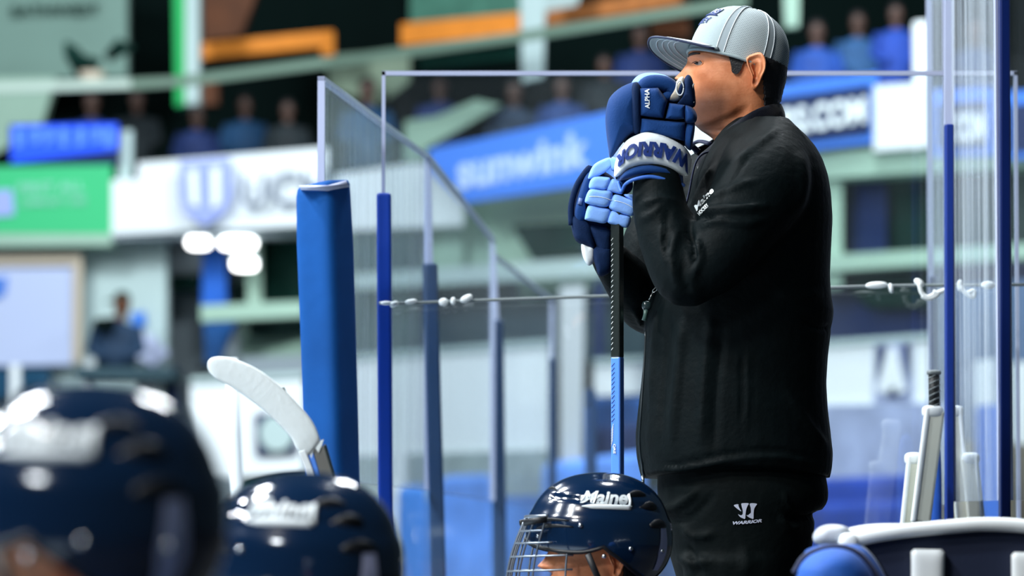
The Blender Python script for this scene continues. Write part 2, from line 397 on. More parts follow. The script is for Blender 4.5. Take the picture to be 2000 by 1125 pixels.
part('white_face', [(362, -60), (388, -60), (388, 203), (362, 205)], .48, m_pale, r, .4)
for (p, q, lab) in (([(392, 84), (640, 60), (652, 60), (652, 108), (628, 108), (626, 92), (392, 116)], None, 'orange wooden beam with a turned-down end, left of the glass corner'),
                 ([(782, 46), (1016, 24), (1016, 64), (830, 84), (782, 88)], None, 'orange wooden beam left of the tall pale column')):
    thing('timber_beam', p, 1.8, m_orange, lab, 'beam', .25)
thing('timber_beam', [(1066, 22), (1330, -30), (1330, 8), (1066, 50)], 1.8, M('worn_brown_beam', (150, 92, 44), .7, var=.2), 'brown wooden beam rising to the right of the tall pale column', 'beam', .25)
thing('timber_post', [(395, -60), (520, -60), (470, 70), (398, 78)], 2.6, m_brown, 'dark brown timber post behind the left orange beam', 'post', .3)
thing('timber_post', [(1270, 10), (1345, 0), (1345, 70), (1272, 70)], 2.6, m_brown, 'brown timber post just above the cap visor', 'post', .3)
thing('timber_post', [(385, 150), (425, 148), (425, 204), (385, 206)], 2.0, m_brown, 'brown timber stub beneath the left orange beam', 'post', .3)
# wall sign lettering and planter at top left
r = root_at(110, 30, YA(110) + 3, 'dark lettering on the grey green wall sign at the top left corner', 'sign', 'wall_lettering')
qtext('lettering', 'EATHWEST', (22, 32), (194, 28), 22, yo(3.3), m_dkgreen, r, th=.02, bold=.01)
r = root_at(165, 150, YA(165) + .5, 'dark leafy potted plant in front of the top left sign', 'plant', 'potted_plant')
for a, b in (((158, 146), (128, 82)), ((162, 146), (196, 118)), ((160, 146), (148, 100)), ((210, 112), (262, 92))):
    p0 = Q(*a, YA(165) + .4); p1 = Q(*b, YA(165) + .2)
    MB().add(tube([p0, p0.lerp(p1, .5) + Vector((0, -.05, .05)), p1], [.05, .09, .02], 8, .4)).obj('leaf', m_dkgreen, r)
MB().add(tube([Q(180, 168, YA(165) + .4), Q(180, 140, YA(165) + .4)], [.1, .14], 14)).obj('pot', m_tan, r)
# pale handrail along the upper level
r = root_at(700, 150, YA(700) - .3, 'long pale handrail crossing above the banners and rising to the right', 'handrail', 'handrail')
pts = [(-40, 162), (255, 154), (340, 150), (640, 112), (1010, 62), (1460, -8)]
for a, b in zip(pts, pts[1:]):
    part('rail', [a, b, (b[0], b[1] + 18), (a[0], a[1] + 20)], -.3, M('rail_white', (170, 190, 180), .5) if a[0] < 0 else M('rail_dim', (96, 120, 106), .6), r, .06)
# blue lit board
r = root_at(125, 318, YA(125) - .1, 'bright blue lit display board above the green banner', 'display', 'display_board')
part('housing', [(18, 244), (232, 240), (232, 319), (18, 322)], .02, m_navy, r, .2)
o = part('screen', [(22, 246), (230, 242), (230, 292), (22, 318)], -.02, M('display_blue', (36, 80, 225), .4, emit=.35), r, .04)
for k, x in enumerate((30, 62, 88, 116, 150, 182, 205)):
    part('lit_glyph', [(x, 250), (x + 15, 249), (x + 15, 286 - (k % 3) * 8), (x, 288 - (k % 2) * 6)], -.06, M('display_glyph', (84, 130, 245), .4, emit=.35), r, .03)
# ceiling lights under the balcony
for (x, y, wd, lab) in ((388, 474, 22, 'small round ceiling light left of the blue pillar'), (465, 475, 36, 'wide bright ceiling light right of the blue pillar'), (478, 516, 24, 'lower ceiling light nearest the pale post')):
    Y = YA(x) + .3; c = Q(x, y, Y); r = empty('ceiling_light', c, lab, 'ceiling light', 'ceiling lights under the balcony')
    hw = wd * Y / F
    MB().add(ellip(c, (hw, .15, .055), 4, 20, 8)).obj('diffuser', M('lamp_white', (255, 255, 255), .5, emit=6), r)
    MB().add(ellip(c + Vector((0, .12, .03)), (hw * 1.15, .12, .07), 4, 20, 8)).obj('housing', m_pale, r)
# blue pillar, whiteboard, cabinets of the left concourse
r = root_at(418, 705, YA(418) + .8, 'blue square pillar under the balcony', 'pillar', 'pillar')
part('shaft', [(396, 458), (440, 456), (442, 596), (394, 600)], .8, M('pillar_blue', (26, 92, 190), .5), r, .3)
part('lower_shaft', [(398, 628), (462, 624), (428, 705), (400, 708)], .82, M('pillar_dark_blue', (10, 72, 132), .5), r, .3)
r = root_at(70, 715, YA(70) + .1, 'big whiteboard with a tan frame at the left edge', 'whiteboard', 'whiteboard')
part('board', [(-60, 515), (146, 514), (143, 712), (-60, 716)], .3, M('board_lavender', (176, 190, 222), .4), r, .06)
part('frame', [(-60, 497), (160, 495), (158, 517), (-60, 519)], .24, m_tan, r, .1)
part('frame', [(143, 517), (160, 515), (158, 706), (141, 712)], .24, m_tan, r, .1)
part('drawn_mark', [(-20, 545), (14, 540), (10, 575), (-20, 590)], .27, M('marker_blue', (70, 120, 205), .5), r, .02)
thing('wall_box', [(318, 538), (388, 536), (388, 562), (318, 568)], 1.2, m_dkgreen, 'dark green box on the wall left of the blue pillar', 'box', .4)
thing('wall_box', [(446, 556), (480, 552), (478, 588), (450, 592)], 1.0, m_dark, 'black box hung right of the blue pillar', 'box', .4)
thing('cabinet', [(42, 722), (96, 722), (94, 792), (44, 794)], .2, M('dark_teal_paint', (14, 66, 96), .5), 'dark teal cabinet beneath the whiteboard', 'cabinet', .25)
thing('cabinet', [(-40, 722), (18, 722), (18, 782), (-40, 784)], .2, M('dark_teal_paint', (14, 66, 96), .5), 'dark teal cabinet cut by the left edge', 'cabinet', .25)
thing('cabinet', [(320, 716), (345, 716), (345, 800), (322, 800)], .3, m_navy, 'narrow navy cabinet right of the crouching figure', 'cabinet', .4)
thing('white_post', [(20, 712), (38, 712), (36, 1318), (22, 1318)], -.3, m_white, 'white post standing between the two teal cabinets', 'post', .1)
thing('white_post', [(165, 700), (184, 700), (176, 900), (160, 900)], -.4, m_white, 'white post under the right side of the whiteboard frame', 'post', .1)
thing('white_case', [(262, 730), (315, 724), (310, 770), (290, 790), (268, 770)], -.2, m_white, 'small white case right of the bright helmet glint', 'case', .2)
thing('blue_cloth', [(255, 612), (282, 608), (284, 636), (258, 640)], .5, M('cloth_blue', (58, 120, 212), .6), 'small bright blue cloth hanging behind the crouching figure', 'cloth', .05)
thing('white_sheet', [(262, 640), (300, 655), (330, 690), (300, 716), (250, 690)], .4, M('sheet_lavender', (180, 192, 224), .6), 'pale lavender sheet beside the crouching figure', 'sheet', .1)
# dasher boards
def boards(pts, d, label, sill=None):
    r = root_at(pts[2][0], pts[2][1], YA(pts[2][0]) + d, label, 'rink board', 'dasher_board', 'white dasher boards')
    part('panel', pts, d, m_white, r, .12)
    part('top_rail', [(pts[0][0], pts[0][1] - 5), (pts[1][0], pts[1][1] - 5), (pts[1][0], pts[1][1] + 6), (pts[0][0], pts[0][1] + 6)], d - .05, m_pale, r, .2)
    return r
r = boards([(372, 742), (592, 732), (592, 922), (372, 938)], -1.2, 'white rink board behind the tilted white stick blade')
part('printed_block', [(498, 808), (580, 802), (580, 886), (500, 890)], -1.26, m_navy, r, .03)
rr = [(540 + 34 * math.cos(a), 846 + 36 * math.sin(a)) for a in [2 * PI * k / 20 for k in range(20)]]
part('printed_disc', rr, -1.32, m_pale, r, .03)
boards([(690, 698), (1072, 668), (1072, 885), (690, 898)], -1.2, 'white rink board seen between the blue stanchions')
boards([(1160, 706), (1265, 700), (1265, 768), (1160, 774)], -2, 'short white board left of the jacket above the blue seats')
r = boards([(1590, 672), (1816, 656), (1816, 798), (1590, 805)], -2, 'white rink board with a navy letter mark behind the coach')
part('printed_mark', [(1708, 672), (1778, 668), (1780, 784), (1706, 786)], -2.06, M('mark_lavender', (160, 172, 205), .5), r, .02)
part('mark_wedge', [(1712, 676), (1728, 674), (1712, 742)], -2.1, m_navy, r, .02)
part('mark_wedge', [(1760, 672), (1774, 672), (1774, 742)], -2.1, m_navy, r, .02)
part('mark_letter', [(1736, 678), (1750, 678), (1770, 762), (1754, 768), (1744, 752), (1732, 768), (1712, 764)], -2.14, m_white, r, .02)
part('mark_wedge', [(1744, 760), (1754, 776), (1734, 776)], -2.1, m_navy, r, .02)
# lower zone in the distance
S_('trim_8', [(470, 930), (600, 925), (600, 955), (470, 958)], -1.1, m_dkgreen, .2)
S_('wall_right', [(690, 890), (1070, 878), (1070, 985), (690, 1000)], -1.3, M('grey_green_kick', (140, 156, 156), .7, var=.15), .2)
S_('wall_right', [(1590, 792), (1860, 786), (1860, 930), (1590, 935)], -2.1, M('lavender_grey_kick', (150, 164, 196), .35, var=.25, vscale=3), .2)
S_('wall_right', [(600, 985), (1330, 955), (1330, 1400), (600, 1400)], -1.6, M('far_blue_mat', (84, 128, 196), .5, var=.4, vscale=1.2), .2)
S_('wall_right', [(1840, 560), (2080, 540), (2080, 1100), (1840, 1100)], -1.5, M('slate_blue_wall', (70, 96, 130), .6, var=.4, vscale=1.5), .2)
def seat(pts, lab, mat, d=-2.6, nm='padded_bench', cat='bench'):
    o = thing(nm, pts[:2] + [(pts[2][0], 1330), (pts[3][0], 1330)], d, mat, lab, cat, .3, bev=.06); return o
seat([(1590, 935), (1800, 925), (1800, 975), (1590, 985)], 'royal blue padded bench behind the coach, upper cushion', M('bench_blue', (8, 54, 150), .5, var=.3, vscale=2))
seat([(1560, 985), (1800, 975), (1800, 1090), (1560, 1090)], 'royal blue padded bench behind the coach, lower cushion', M('bench_blue', (8, 54, 150), .5, var=.3, vscale=2), -3.1)
seat([(1128, 776), (1262, 772), (1262, 830), (1128, 846)], 'navy seat back left of the stick shaft', M('seat_navy', (24, 74, 138), .5, var=.4, vscale=2))
seat([(1120, 838), (1262, 824), (1262, 892), (1120, 905)], 'dark navy seat row left of the jacket', m_navy, -3.05)
seat([(1060, 905), (1262, 880), (1262, 960), (1060, 985)], 'light blue padding low behind the stick', M('light_blue_pad', (96, 146, 232), .5, var=.3, vscale=2), -3.9)
seat([(860, 930), (960, 925), (968, 1040), (860, 1050)], 'light blue pad low between the second and third stanchions', M('light_blue_pad', (96, 146, 232), .5), -4.2)
seat([(776, 950), (832, 945), (832, 1000), (776, 1010)], 'blue pad low beside the first stanchion', M('light_blue_pad2', (70, 130, 215), .5), -3.6)
thing('white_post', [(763, 860), (792, 860), (796, 1325), (768, 1325)], -3.2, m_white, 'white post right of the bright blue stanchion', 'post', .2)
thing('white_post', [(1094, 560), (1142, 556), (1130, 1330), (1096, 1330)], -3.5, M('bone_post', (188, 198, 204), .5), 'broad off-white post behind the fourth stanchion', 'post', .2)
thing('blue_post', [(1160, 548), (1180, 546), (1180, 1330), (1160, 1330)], -1.87, m_navy, 'short navy post left of the stick shaft', 'post', .12)
# objects glimpsed at far right through the glass
thing('wooden_crate', [(1862, 860), (2060, 870), (2060, 1330), (1862, 1330)], -4.6, M('olive_brown_wood', (124, 116, 92), .7, var=.25, vscale=3), 'olive brown crate low behind the glass at the right edge', 'crate', .6)
thing('white_sign', [(1906, 705), (1944, 700), (1944, 1330), (1908, 1330)], -3.0, m_white, 'small white sign seen through the streaked glass', 'sign', .1)
thing('white_sign', [(1978, 708), (2040, 704), (2040, 1330), (1978, 1330)], -3.0, m_white, 'small white sign at the right edge of the photo', 'sign', .1)
thing('blue_bin', [(1920, 790), (1956, 790), (1956, 1330), (1920, 1330)], -5.6, m_blue, 'blue bin standing low behind the corner glass', 'bin', .4)

# --- spectators and staff far behind
up = [(-8.5, 42.3), (-2.2, 41.0), (4.6, 33.2), (8.9, 32.2), (8.9, 45.9), (-8.5, 45.9)]
struct('floor', ([Vector((x, y, z)) for z in (4.42, 4.5) for x, y in up], [tuple(range(6)), tuple(range(11, 5, -1))] + [(i, (i + 1) % 6, (i + 1) % 6 + 6, i + 6) for i in range(6)]), m_dark)
struct('floor', block(-4.25, -3.3, 39.9, 41.0, 2.4, 2.52), m_slate)
m_skin = M('skin', (214, 146, 104), .5, var=.07, vscale=25)
m_hair = M('black_hair', (16, 15, 18), .6, bump=.6, bscale=300)
def spectator(px, py, Y, col, lab, s=1.0, lean=0.0, hat=False, face=True):
    h = Q(px, py, Y); r = empty('spectator', Vector((h.x, h.y, 4.5 if h.z > 4 else 2.52)), lab, 'person', None)
    b = MB()
    b.add(ellip(h, (.085 * s, .1 * s, .12 * s), 2.2, 14, 10)); b.add(ellip(h + Vector((0, -.1, -.01)) * s, (.015, .02, .02)))
    b.add(tube([h - Vector((0, 0, .08 * s)), h - Vector((lean * .3, 0, .2 * s))], .055 * s, 10))
    b.obj('body', M('skin_dim', (74, 54, 46), .6) if face else m_brown, r)
    c = MB(); m = M('cloth_%s' % str(col), col, .8, var=.2, vscale=6)
    sh = h - Vector((lean * .5, 0, .2 * s)); zb_ = (h.z - (4.5 if h.z > 4 else 2.52)) / s - .2
    c.add(loft([[sh + Vector((wx * s * math.cos(a), wy * s * math.sin(a), -dz * s)) for a in [2 * PI * k / 14 for k in range(14)]] for (wx, wy, dz) in ((.07, .06, -.03), (.2, .11, .03), (.24, .13, .12), (.22, .14, .12 + (zb_ - .12) * .5), (.21, .15, max(.3, zb_)))]))
    for sx in (-1, 1):
        c.add(tube([sh + Vector((sx * .2, 0, -.04)) * s, sh + Vector((sx * .27, -.08, -.28)) * s, sh + Vector((sx * .14, -.28, -.36)) * s], [.06 * s, .05 * s, .04 * s], 8))
    c.obj('jacket', m, r)
    k = MB().add(ellip(h + Vector((0, .015, .035)) * s, (.092 * s, .105 * s, .105 * s), 2.2, 14, 8))
    if hat: k.add(ellip(h + Vector((-.1, -.06, .03)) * s, (.08 * s, .06 * s, .012)))
    k.obj('cap' if hat else 'hair', m_hair if not hat else m_dkgreen, r)
    return r
nv = (14, 40, 92); tl = (12, 60, 98); dk = (16, 30, 36)
for a in ((180, 200, 43.4, nv, 'person in a navy top seated above the blue display board, leftmost in view', 1.0),
          (268, 196, 42.6, dk, 'person in dark clothes seated above the stubby pale column', .9),
          (385, 226, 42.0, nv, 'person in navy at the foot of the green striped column', .85),
          (478, 206, 43.0, tl, 'person in blue seated midway between the green column and the padded post', .9),
          (562, 215, 42.2, dk, 'person in black seated just left of the glass edge', .85),
          (718, 176, 41.6, tl, 'person in teal seated behind the upper left corner of the glass', 1.0),
          (860, 170, 41.2, nv, 'person in navy seated above the sunwink banner, left one', .9),
          (1005, 180, 39.4, (44, 62, 84), 'person in slate grey seated above the middle of the sunwink banner', .9),
          (1098, 170, 38.8, (30, 58, 110), 'person in blue seated left of the coach glove', .85),
          (1180, 128, 39.8, dk, 'person in black standing left of the cap visor', .8),
          (1250, 70, 41.2, nv, 'person in navy in the dark stand above the visor', .9),
          (1596, 62, 37.4, (26, 70, 150), 'person in royal blue in the stand right of the cap', .85),
          (1676, 44, 38.4, (34, 80, 128), 'person in steel blue in the stand, middle of the right group', .85),
          (1750, 28, 37.2, (18, 60, 150), 'person in bright blue left of the short white column', .8),
          (1905, 60, 36.0, (16, 44, 84), 'person in navy seen through the streaked corner glass', .9)):
    spectator(*a)
spectator(238, 594, 40.4, (10, 44, 72), 'dark figure in a cap crouching before the pale concourse wall', .95, .1, True, False)
r = root_at(203, 640, 40.2, 'dark video camera held up by the crouching figure', 'camera', 'video_camera')
MB().add(obox(Q(206, 632, 40.2), ((1, 0, .1), (0, 1, 0), (-.1, 0, 1)), (.09, .12, .05))).obj('camera_body', m_dark, r, False)
MB().add(tube([Q(196, 634, 40.2), Q(184, 636, 40.2)], [.04, .05], 12)).obj('lens', m_dark, r)
S_('trim_9', [(185, 722), (300, 716), (300, 728), (185, 734)], -.3, m_slate, .4)
# ================================================================== NEAR GLASS, STANCHIONS, PAD
def pane(name, a, b, zt, zb, th, mat, label):
    """upright glass sheet between plan points a and b"""
    a = Vector((a[0], a[1], 0)); b = Vector((b[0], b[1], 0)); d = (b - a).normalized(); nrm = Vector((-d.y, d.x, 0)) * th / 2
    r = empty(name, (a + b) / 2 + Vector((0, 0, zb)), label, 'glass panel')
    v, f = [], []
    for z in (zb, zt):
        v += [p + Vector((0, 0, z)) for p in (a - nrm, b - nrm, b + nrm, a + nrm)]
    mk('glass_sheet', v, [(0, 1, 5, 4), (2, 3, 7, 6)], mat, r, False)
    e = MB(); e.add((v, [(4, 5, 6, 7), (0, 3, 2, 1)])); e.obj('polished_edge', m_edge, r, False)
    u = d; n1 = Vector((-d.y, d.x, 0)); L = (b - a).length / 2; m_ = (a + b) / 2; e2 = MB(); e2.add(obox(m_ + Vector((0, 0, zt - .004)), (u, n1, (0, 0, 1)), (L, th / 2 + .001, .005)))
    for p_ in (a + u * .004, b - u * .004): e2.add(obox(p_ + Vector((0, 0, (zt + zb) / 2)), (u, n1, (0, 0, 1)), (.004, th / 2 + .001, (zt - zb) / 2)))
    e2.obj('ground_edge', m_edge, r, False)
    return r
def xy(px, Y): q = Q(px, 600, Y); return (q.x, Y)
def ztop(px, py, Y): return Q(px, py, Y).z
zt0 = ztop(745, 140, 9.35)
pane('rink_glass_panel', xy(745, 9.35), xy(1990, 9.35), zt0, .70, .012, m_glass, 'wide clear glass panel behind the coach with a pale top edge')
zt1 = ztop(628, 150, 9.05)
pane('rink_glass_panel', xy(626, 9.05), xy(835, 10.9), zt1, .95, .014, m_glass_s, 'steeply receding glass panel above the padded post')
pane('rink_glass_panel', xy(836, 10.92), xy(962, 13.85), zt1, .95, .014, m_glass_t, 'second receding glass panel between the second and third stanchions')
pane('rink_glass_panel', xy(963, 13.9), xy(1078, 16.5), zt1 - .05, .95, .014, m_glass_t, 'third and furthest receding glass panel')
pane('rink_glass_panel', xy(1851, 9.45), xy(1818, 10.6), zt1 + .4, .9, .014, m_glass_s, 'narrow receding glass panel just left of the thin corner stanchion')
pane('rink_glass_panel', xy(1856, 9.0), xy(1955, 8.75), zt1 + .4, .9, .014, m_glass_s, 'streaked glass panel between the two right hand stanchions')
pane('rink_glass_panel', xy(1966, 8.72), xy(2070, 8.6), zt1 + .4, .9, .014, m_glass, 'clear glass panel at the right edge beyond the dark double stanchion')
def stanchion(px0, py0, px1, py1, Y, wpx, mat, label, top=None, name='glass_stanchion'):
    """steel upright holding the glass; (px0,py0) top, (px1,py1) lower point, then straight on down to the floor"""
    a = Q(px0, py0, Y); b = Q(px1, py1, Y); c = b + (b - a) * ((b.z + .3) / (a.z - b.z)) if a.z - b.z > .05 else b
    wd = wpx * Y / F / 2; r = empty(name, c, label, 'stanchion')
    d = (a - c).normalized(); s = Vector((1, 0, 0)); s = (s - d * s.dot(d)).normalized(); n = d.cross(s)
    o = MB().add(obox((a + c) / 2, (s, n, d), (wd, .022, (a - c).length / 2))).obj('upright', mat, r, False); bevel(o, wd * .35, 3)
    o = MB().add(obox((a + c) / 2 - n * (-.022 if n.y > 0 else .022), (s, n, d), (wd * .35, .006, (a - c).length / 2 - .01))).obj('cover_strip', mat, r, False)
    if top:
        e = Q(top[0], top[1], Y); dd = (e - a)
        o = MB().add(obox((a + e) / 2, (s, n, dd), (top[2] * Y / F / 2, .010, dd.length / 2))).obj('pale_edge_strip', m_edge, r, False); tag(o, 'pale upper strip')
    return r
stanchion(750, 378, 753, 980, 9.3, 28, M('bright_blue_paint', (8, 58, 160), .35), 'bright blue stanchion standing right beside the padded post', None)
stanchion(840, 515, 856, 1110, 10.88, 29, M('deep_blue_paint', (2, 52, 96), .45), 'deep blue stanchion with a long pale glass edge above it, second from the padded post', (836, 308, 12))
stanchion(970, 625, 976, 1110, 13.9, 27, M('deep_blue_paint', (2, 52, 96), .45), 'deep blue stanchion, third from the padded post', (962, 478, 9))
stanchion(1078, 700, 1079, 1000, 16.5, 15, M('deep_blue_paint', (2, 52, 96), .45), 'thin short stanchion, fourth from the padded post')
stanchion(1152, 760, 1156, 1100, 17.5, 24, M('deep_blue_paint', (2, 52, 96), .45), 'dim blue post just left of the stick shaft')
stanchion(1853, 244, 1854, 1030, 8.98, 15, M('blue_rubber', (8, 44, 128), .4), 'thin blue corner stanchion with a pale strip above, left of the dark double one', (1854, -30, 17))
stanchion(1961, -40, 1962, 1030, 8.72, 20, M('dark_blue_steel', (6, 30, 92), .3, metal=.2), 'dark blue full height stanchion nearest the right edge')
stanchion(1823, 540, 1825, 730, 10.6, 17, M('dark_blue_steel', (6, 30, 92), .3, metal=.2), 'short dark stanchion above the black taped stick handle')
# padded post
top = [(582, 362), (683, 356)]; Yp = 8.95
r = empty('padded_post', Vector((Q(640, 900, Yp).x, Yp, -.3)), 'thick blue padded post in the centre left, wrapped in vinyl', 'padded post')
rings = []
for (py, xl, xr) in ((1400, 612, 716), (930, 597, 702), (800, 592, 699), (650, 587, 695), (480, 580, 690), (385, 579, 685), (365, 581, 683), (358, 586, 679)):
    cx = (xl + xr) / 2; c = Q(cx, py, Yp); h = (xr - xl) / 2 * Yp / F; ring = []
    for k in range(48):
        a = 2 * PI * k / 48 + .0; ca, sa = math.cos(a), math.sin(a)
        # square section turned so that one corner faces the camera slightly right of the middle
        al = a - math.radians(57); s4 = (abs(math.cos(al)) ** 5 + abs(math.sin(al)) ** 5) ** (-1 / 5)
        ring.append(c + Vector((h * .82 * s4 * ca, h * .82 * s4 * sa, 0)))
    x0 = min(p.x for p in ring); x1 = max(p.x for p in ring); sc = 2 * h / (x1 - x0)
    ring = [Vector((c.x + (p.x - (x0 + x1) / 2) * sc, p.y, p.z + (.008 * (p.x - c.x) / h if py < 380 else 0))) for p in ring]
    rings.append(ring)
MB().add(loft(rings)).obj('padding', M('blue_vinyl_pad', (14, 74, 142), .75, spec=.15, bump=.5, bscale=30, var=.1, vscale=8), r)
MB().add(slab([(584, 362), (586, 368), (640, 372), (680, 360), (676, 352), (640, 362)], Yp - .07, .1)).obj('torn_clear_tape', m_edge, r)
# rope / seam line with tape
Yr = 9.2
r = empty('safety_cord', Q(750, 592, Yr), 'thin pale cord strung level across the glass, with tape lumps', 'cord')
pth = [Q(x, y, Yr) for x, y in ((740, 592), (800, 592), (900, 588), (1190, 578), (1450, 570), (1700, 559), (2010, 556))]
MB().add(tube(cr(pth, 40), .0036, 8)).obj('cord', M('cord_grey', (112, 122, 124), .6), r)
m_tape = M('white_tape', (226, 232, 232), .6, bump=.5, bscale=60)
for (x, y, a, b, t) in ((754, 592, 11, 4, 0), (770, 594, 9, 6, .4), (803, 589, 12, 5, .15), (866, 590, 9, 8, .2), (885, 588, 5, 8, 0), (911, 583, 13, 7, .45),
                        (1712, 557, 22, 7, .05), (1740, 563, 5, 10, .2), (1795, 552, 11, 7, -.6), (1875, 558, 6, 12, 0), (1930, 557, 14, 8, 0)):
    R = Matrix.Rotation(-t, 3, 'Y')
    MB().add(ellip(Q(x, y, Yr - .01), (a * Yr / F, .010, b * Yr / F), 2.3, 14, 8, R)).obj('tape_lump', m_tape, r)
for pts in (((1795, 552), (1800, 572), (1812, 580), (1828, 573), (1846, 566), (1856, 560)), ((1876, 560), (1884, 570), (1900, 580), (1902, 568), (1890, 572)), ((1800, 578), (1815, 583), (1832, 574), (1822, 570))):
    MB().add(tube(cr([Q(x, y, Yr - .03) for x, y in pts], 20), .0052, 8)).obj('cord_loop', m_tape, r)
struct('trim_10', block(xy(640, 9.3)[0], xy(2100, 9.3)[0], 9.22, 9.5, -.37, .70), m_white)
# ================================================================== HEAD (shared by the coach and the players)
FP = [(22, -3), (30, 36), (45, 60), (60, 74), (80, 86), (100, 94), (112, 97), (124, 93), (138, 92), (155, 94), (175, 95), (200, 94), (215, 94), (230, 92), (243, 86), (256, 72), (266, 56), (278, 42), (300, 36), (330, 34)]
BP = [(22, -5), (30, -38), (45, -58), (70, -76), (100, -87), (130, -92), (160, -88), (190, -80), (215, -76), (240, -76), (270, -80), (300, -86), (330, -92)]
HW = [(22, 5), (30, 32), (45, 48), (70, 62), (100, 71), (130, 75), (160, 72), (190, 67), (215, 61), (235, 56), (255, 55), (280, 56), (300, 58), (330, 66)]
def ip(t, x): return float(np.interp(x, [a for a, b in t], [b for a, b in t]))
def head_local(px_like_y_a):
    """surface point of the head: y = height key (photo-like units), a = angle from the face; local metres, +X forward, +Y left"""
    y, a = px_like_y_a
    f = ip(FP, y); b = ip(BP, y); h = ip(HW, y); kx = float(np.interp(y, [225, 275], [.35, .5])); xc = f * kx + b * (1 - kx)
    c, s = math.cos(a), math.sin(a)
    if c > 0:
        e = float(np.interp(y, [165, 235], [2.3, 1.95]))
        X = xc + (f - xc) * math.copysign(abs(c) ** (2 / e), c)
    else: X = xc + (xc - b) * math.copysign(abs(c) ** (2 / 2.1), c)
    Yy = h * math.copysign(abs(s) ** (2 / 2.15), s)
    if c > 0 and 190 < y < 262: Yy *= 1 - .22 * c * math.sin(PI / 2 * min(1, (y - 190) / 40)) ** 2   # narrow chin
    # jaw edge: the neck steps in below a line from the chin to the ear
    if X > -25 and y > 190:
        yj = float(np.interp(X, [-25, 15, 55, 90], [198, 222, 238, 248])); t_ = max(0, min(1, (y - yj) / 16)) * max(0, min(1, (X + 25) / 30))
        Yy *= 1 - .17 * t_ * t_ * (3 - 2 * t_)
    if X > 5 and 160 < y < 225: Yy *= 1 - .05 * math.exp(-((y - 192) / 16) ** 2) * min(1, (X - 5) / 25)
    # features
    if c > 0:
        def g(y0, sy, w0, sw): return math.exp(-((y - y0) / sy) ** 2 - ((abs(Yy) - w0) / sw) ** 2)
        nz = 0
        if 112 < y < 168:
            t = (y - 112) / (153 - 112); amp = 30 * max(0, min(1, t)) ** 1.25 if y <= 153 else 30 * max(0, 1 - (y - 153) / 13) ** .7
            wd = 7 + 9 * max(0, min(1, t)) ** 2
            nz = amp * math.exp(-(Yy / wd) ** 2 * 1.1) if amp > 0 else 0
            nz += 9 * math.exp(-((y - 156) / 6) ** 2 - ((abs(Yy) - 13) / 6) ** 2)
        X += nz
        X -= 10 * g(127, 9, 31, 15) ; X += 4 * g(112, 5, 28, 20) ; X += 3 * g(150, 12, 42, 14)
        X += 7 * g(180, 5.5, 0, 17) + 5.5 * g(195, 5, 0, 15) - 4 * g(187.5, 2.6, 0, 22) + 4 * g(224, 11, 0, 20)
        X -= 3 * math.exp(-((y - 205) / 5) ** 2 - (Yy / 14) ** 2)
    return Vector((X, Yy, 150 - y)) / 1000
NA = 190
YS = sorted(set([22, 24, 27] + list(np.arange(30, 110, 4)) + list(np.arange(110, 212, 2.2)) + list(np.arange(212, 331, 4))))
def angs():
    # denser at the face
    u = [(k / NA) * 2 - 1 for k in range(NA)]
    return [PI * (x * .62 + .38 * x ** 3) for x in u]
AN = angs()
def head_mesh():
    rings = []
    for y in YS: rings.append([head_local((y, a)) for a in AN])
    return loft(rings)
def ear_mesh(side):
    b = MB(); c = Vector((-.028, side * .078, 0.0)); tl = math.radians(-12)
    out = [(-4, 34), (-20, 33), (-26, 18), (-22, 0), (-12, -14), (-4, -26), (5, -33), (10, -26), (6, -10), (8, 4), (10, 20), (8, 30)]
    def T(x, z, y): return c + Vector(((x * math.cos(tl) - z * math.sin(tl)) / 1000, side * y / 1000, (x * math.sin(tl) + z * math.cos(tl)) / 1000))
    o = crc([(x, z, 0) for x, z in out], 36); n = 36; rings = []
    cx = sum(q.x for q in o) / n; cz = sum(q.y for q in o) / n
    prof = [(1.0, -8), (1.04, 2), (1.0, 9), (.93, 12), (.84, 11), (.76, 7), (.62, 6.5), (.5, 7.5), (.4, 4), (.25, -1), (.1, -3)]
    for s, h in prof:
        ring = []
        for q in o:
            dx, dz = (q.x - cx), (q.y - cz); flare = 1 + .35 * max(0, -dx / 20)
            lobe = 1 if q.y > -18 else .6
            ring.append(T(cx + dx * s, cz + dz * s, (h * (lobe if h > 0 else 1)) * flare + max(0, -dx) * .28))
        rings.append(ring)
    return b.add(loft(rings))
def face_x(y, w_):
    best = min(((abs(abs(q.y * 1000) - w_), q.x) for q in (head_local((y, a)) for a in AN) if q.x > .03), key=lambda t: t[0]); return best[1]
EX = face_x(126.5, 31)
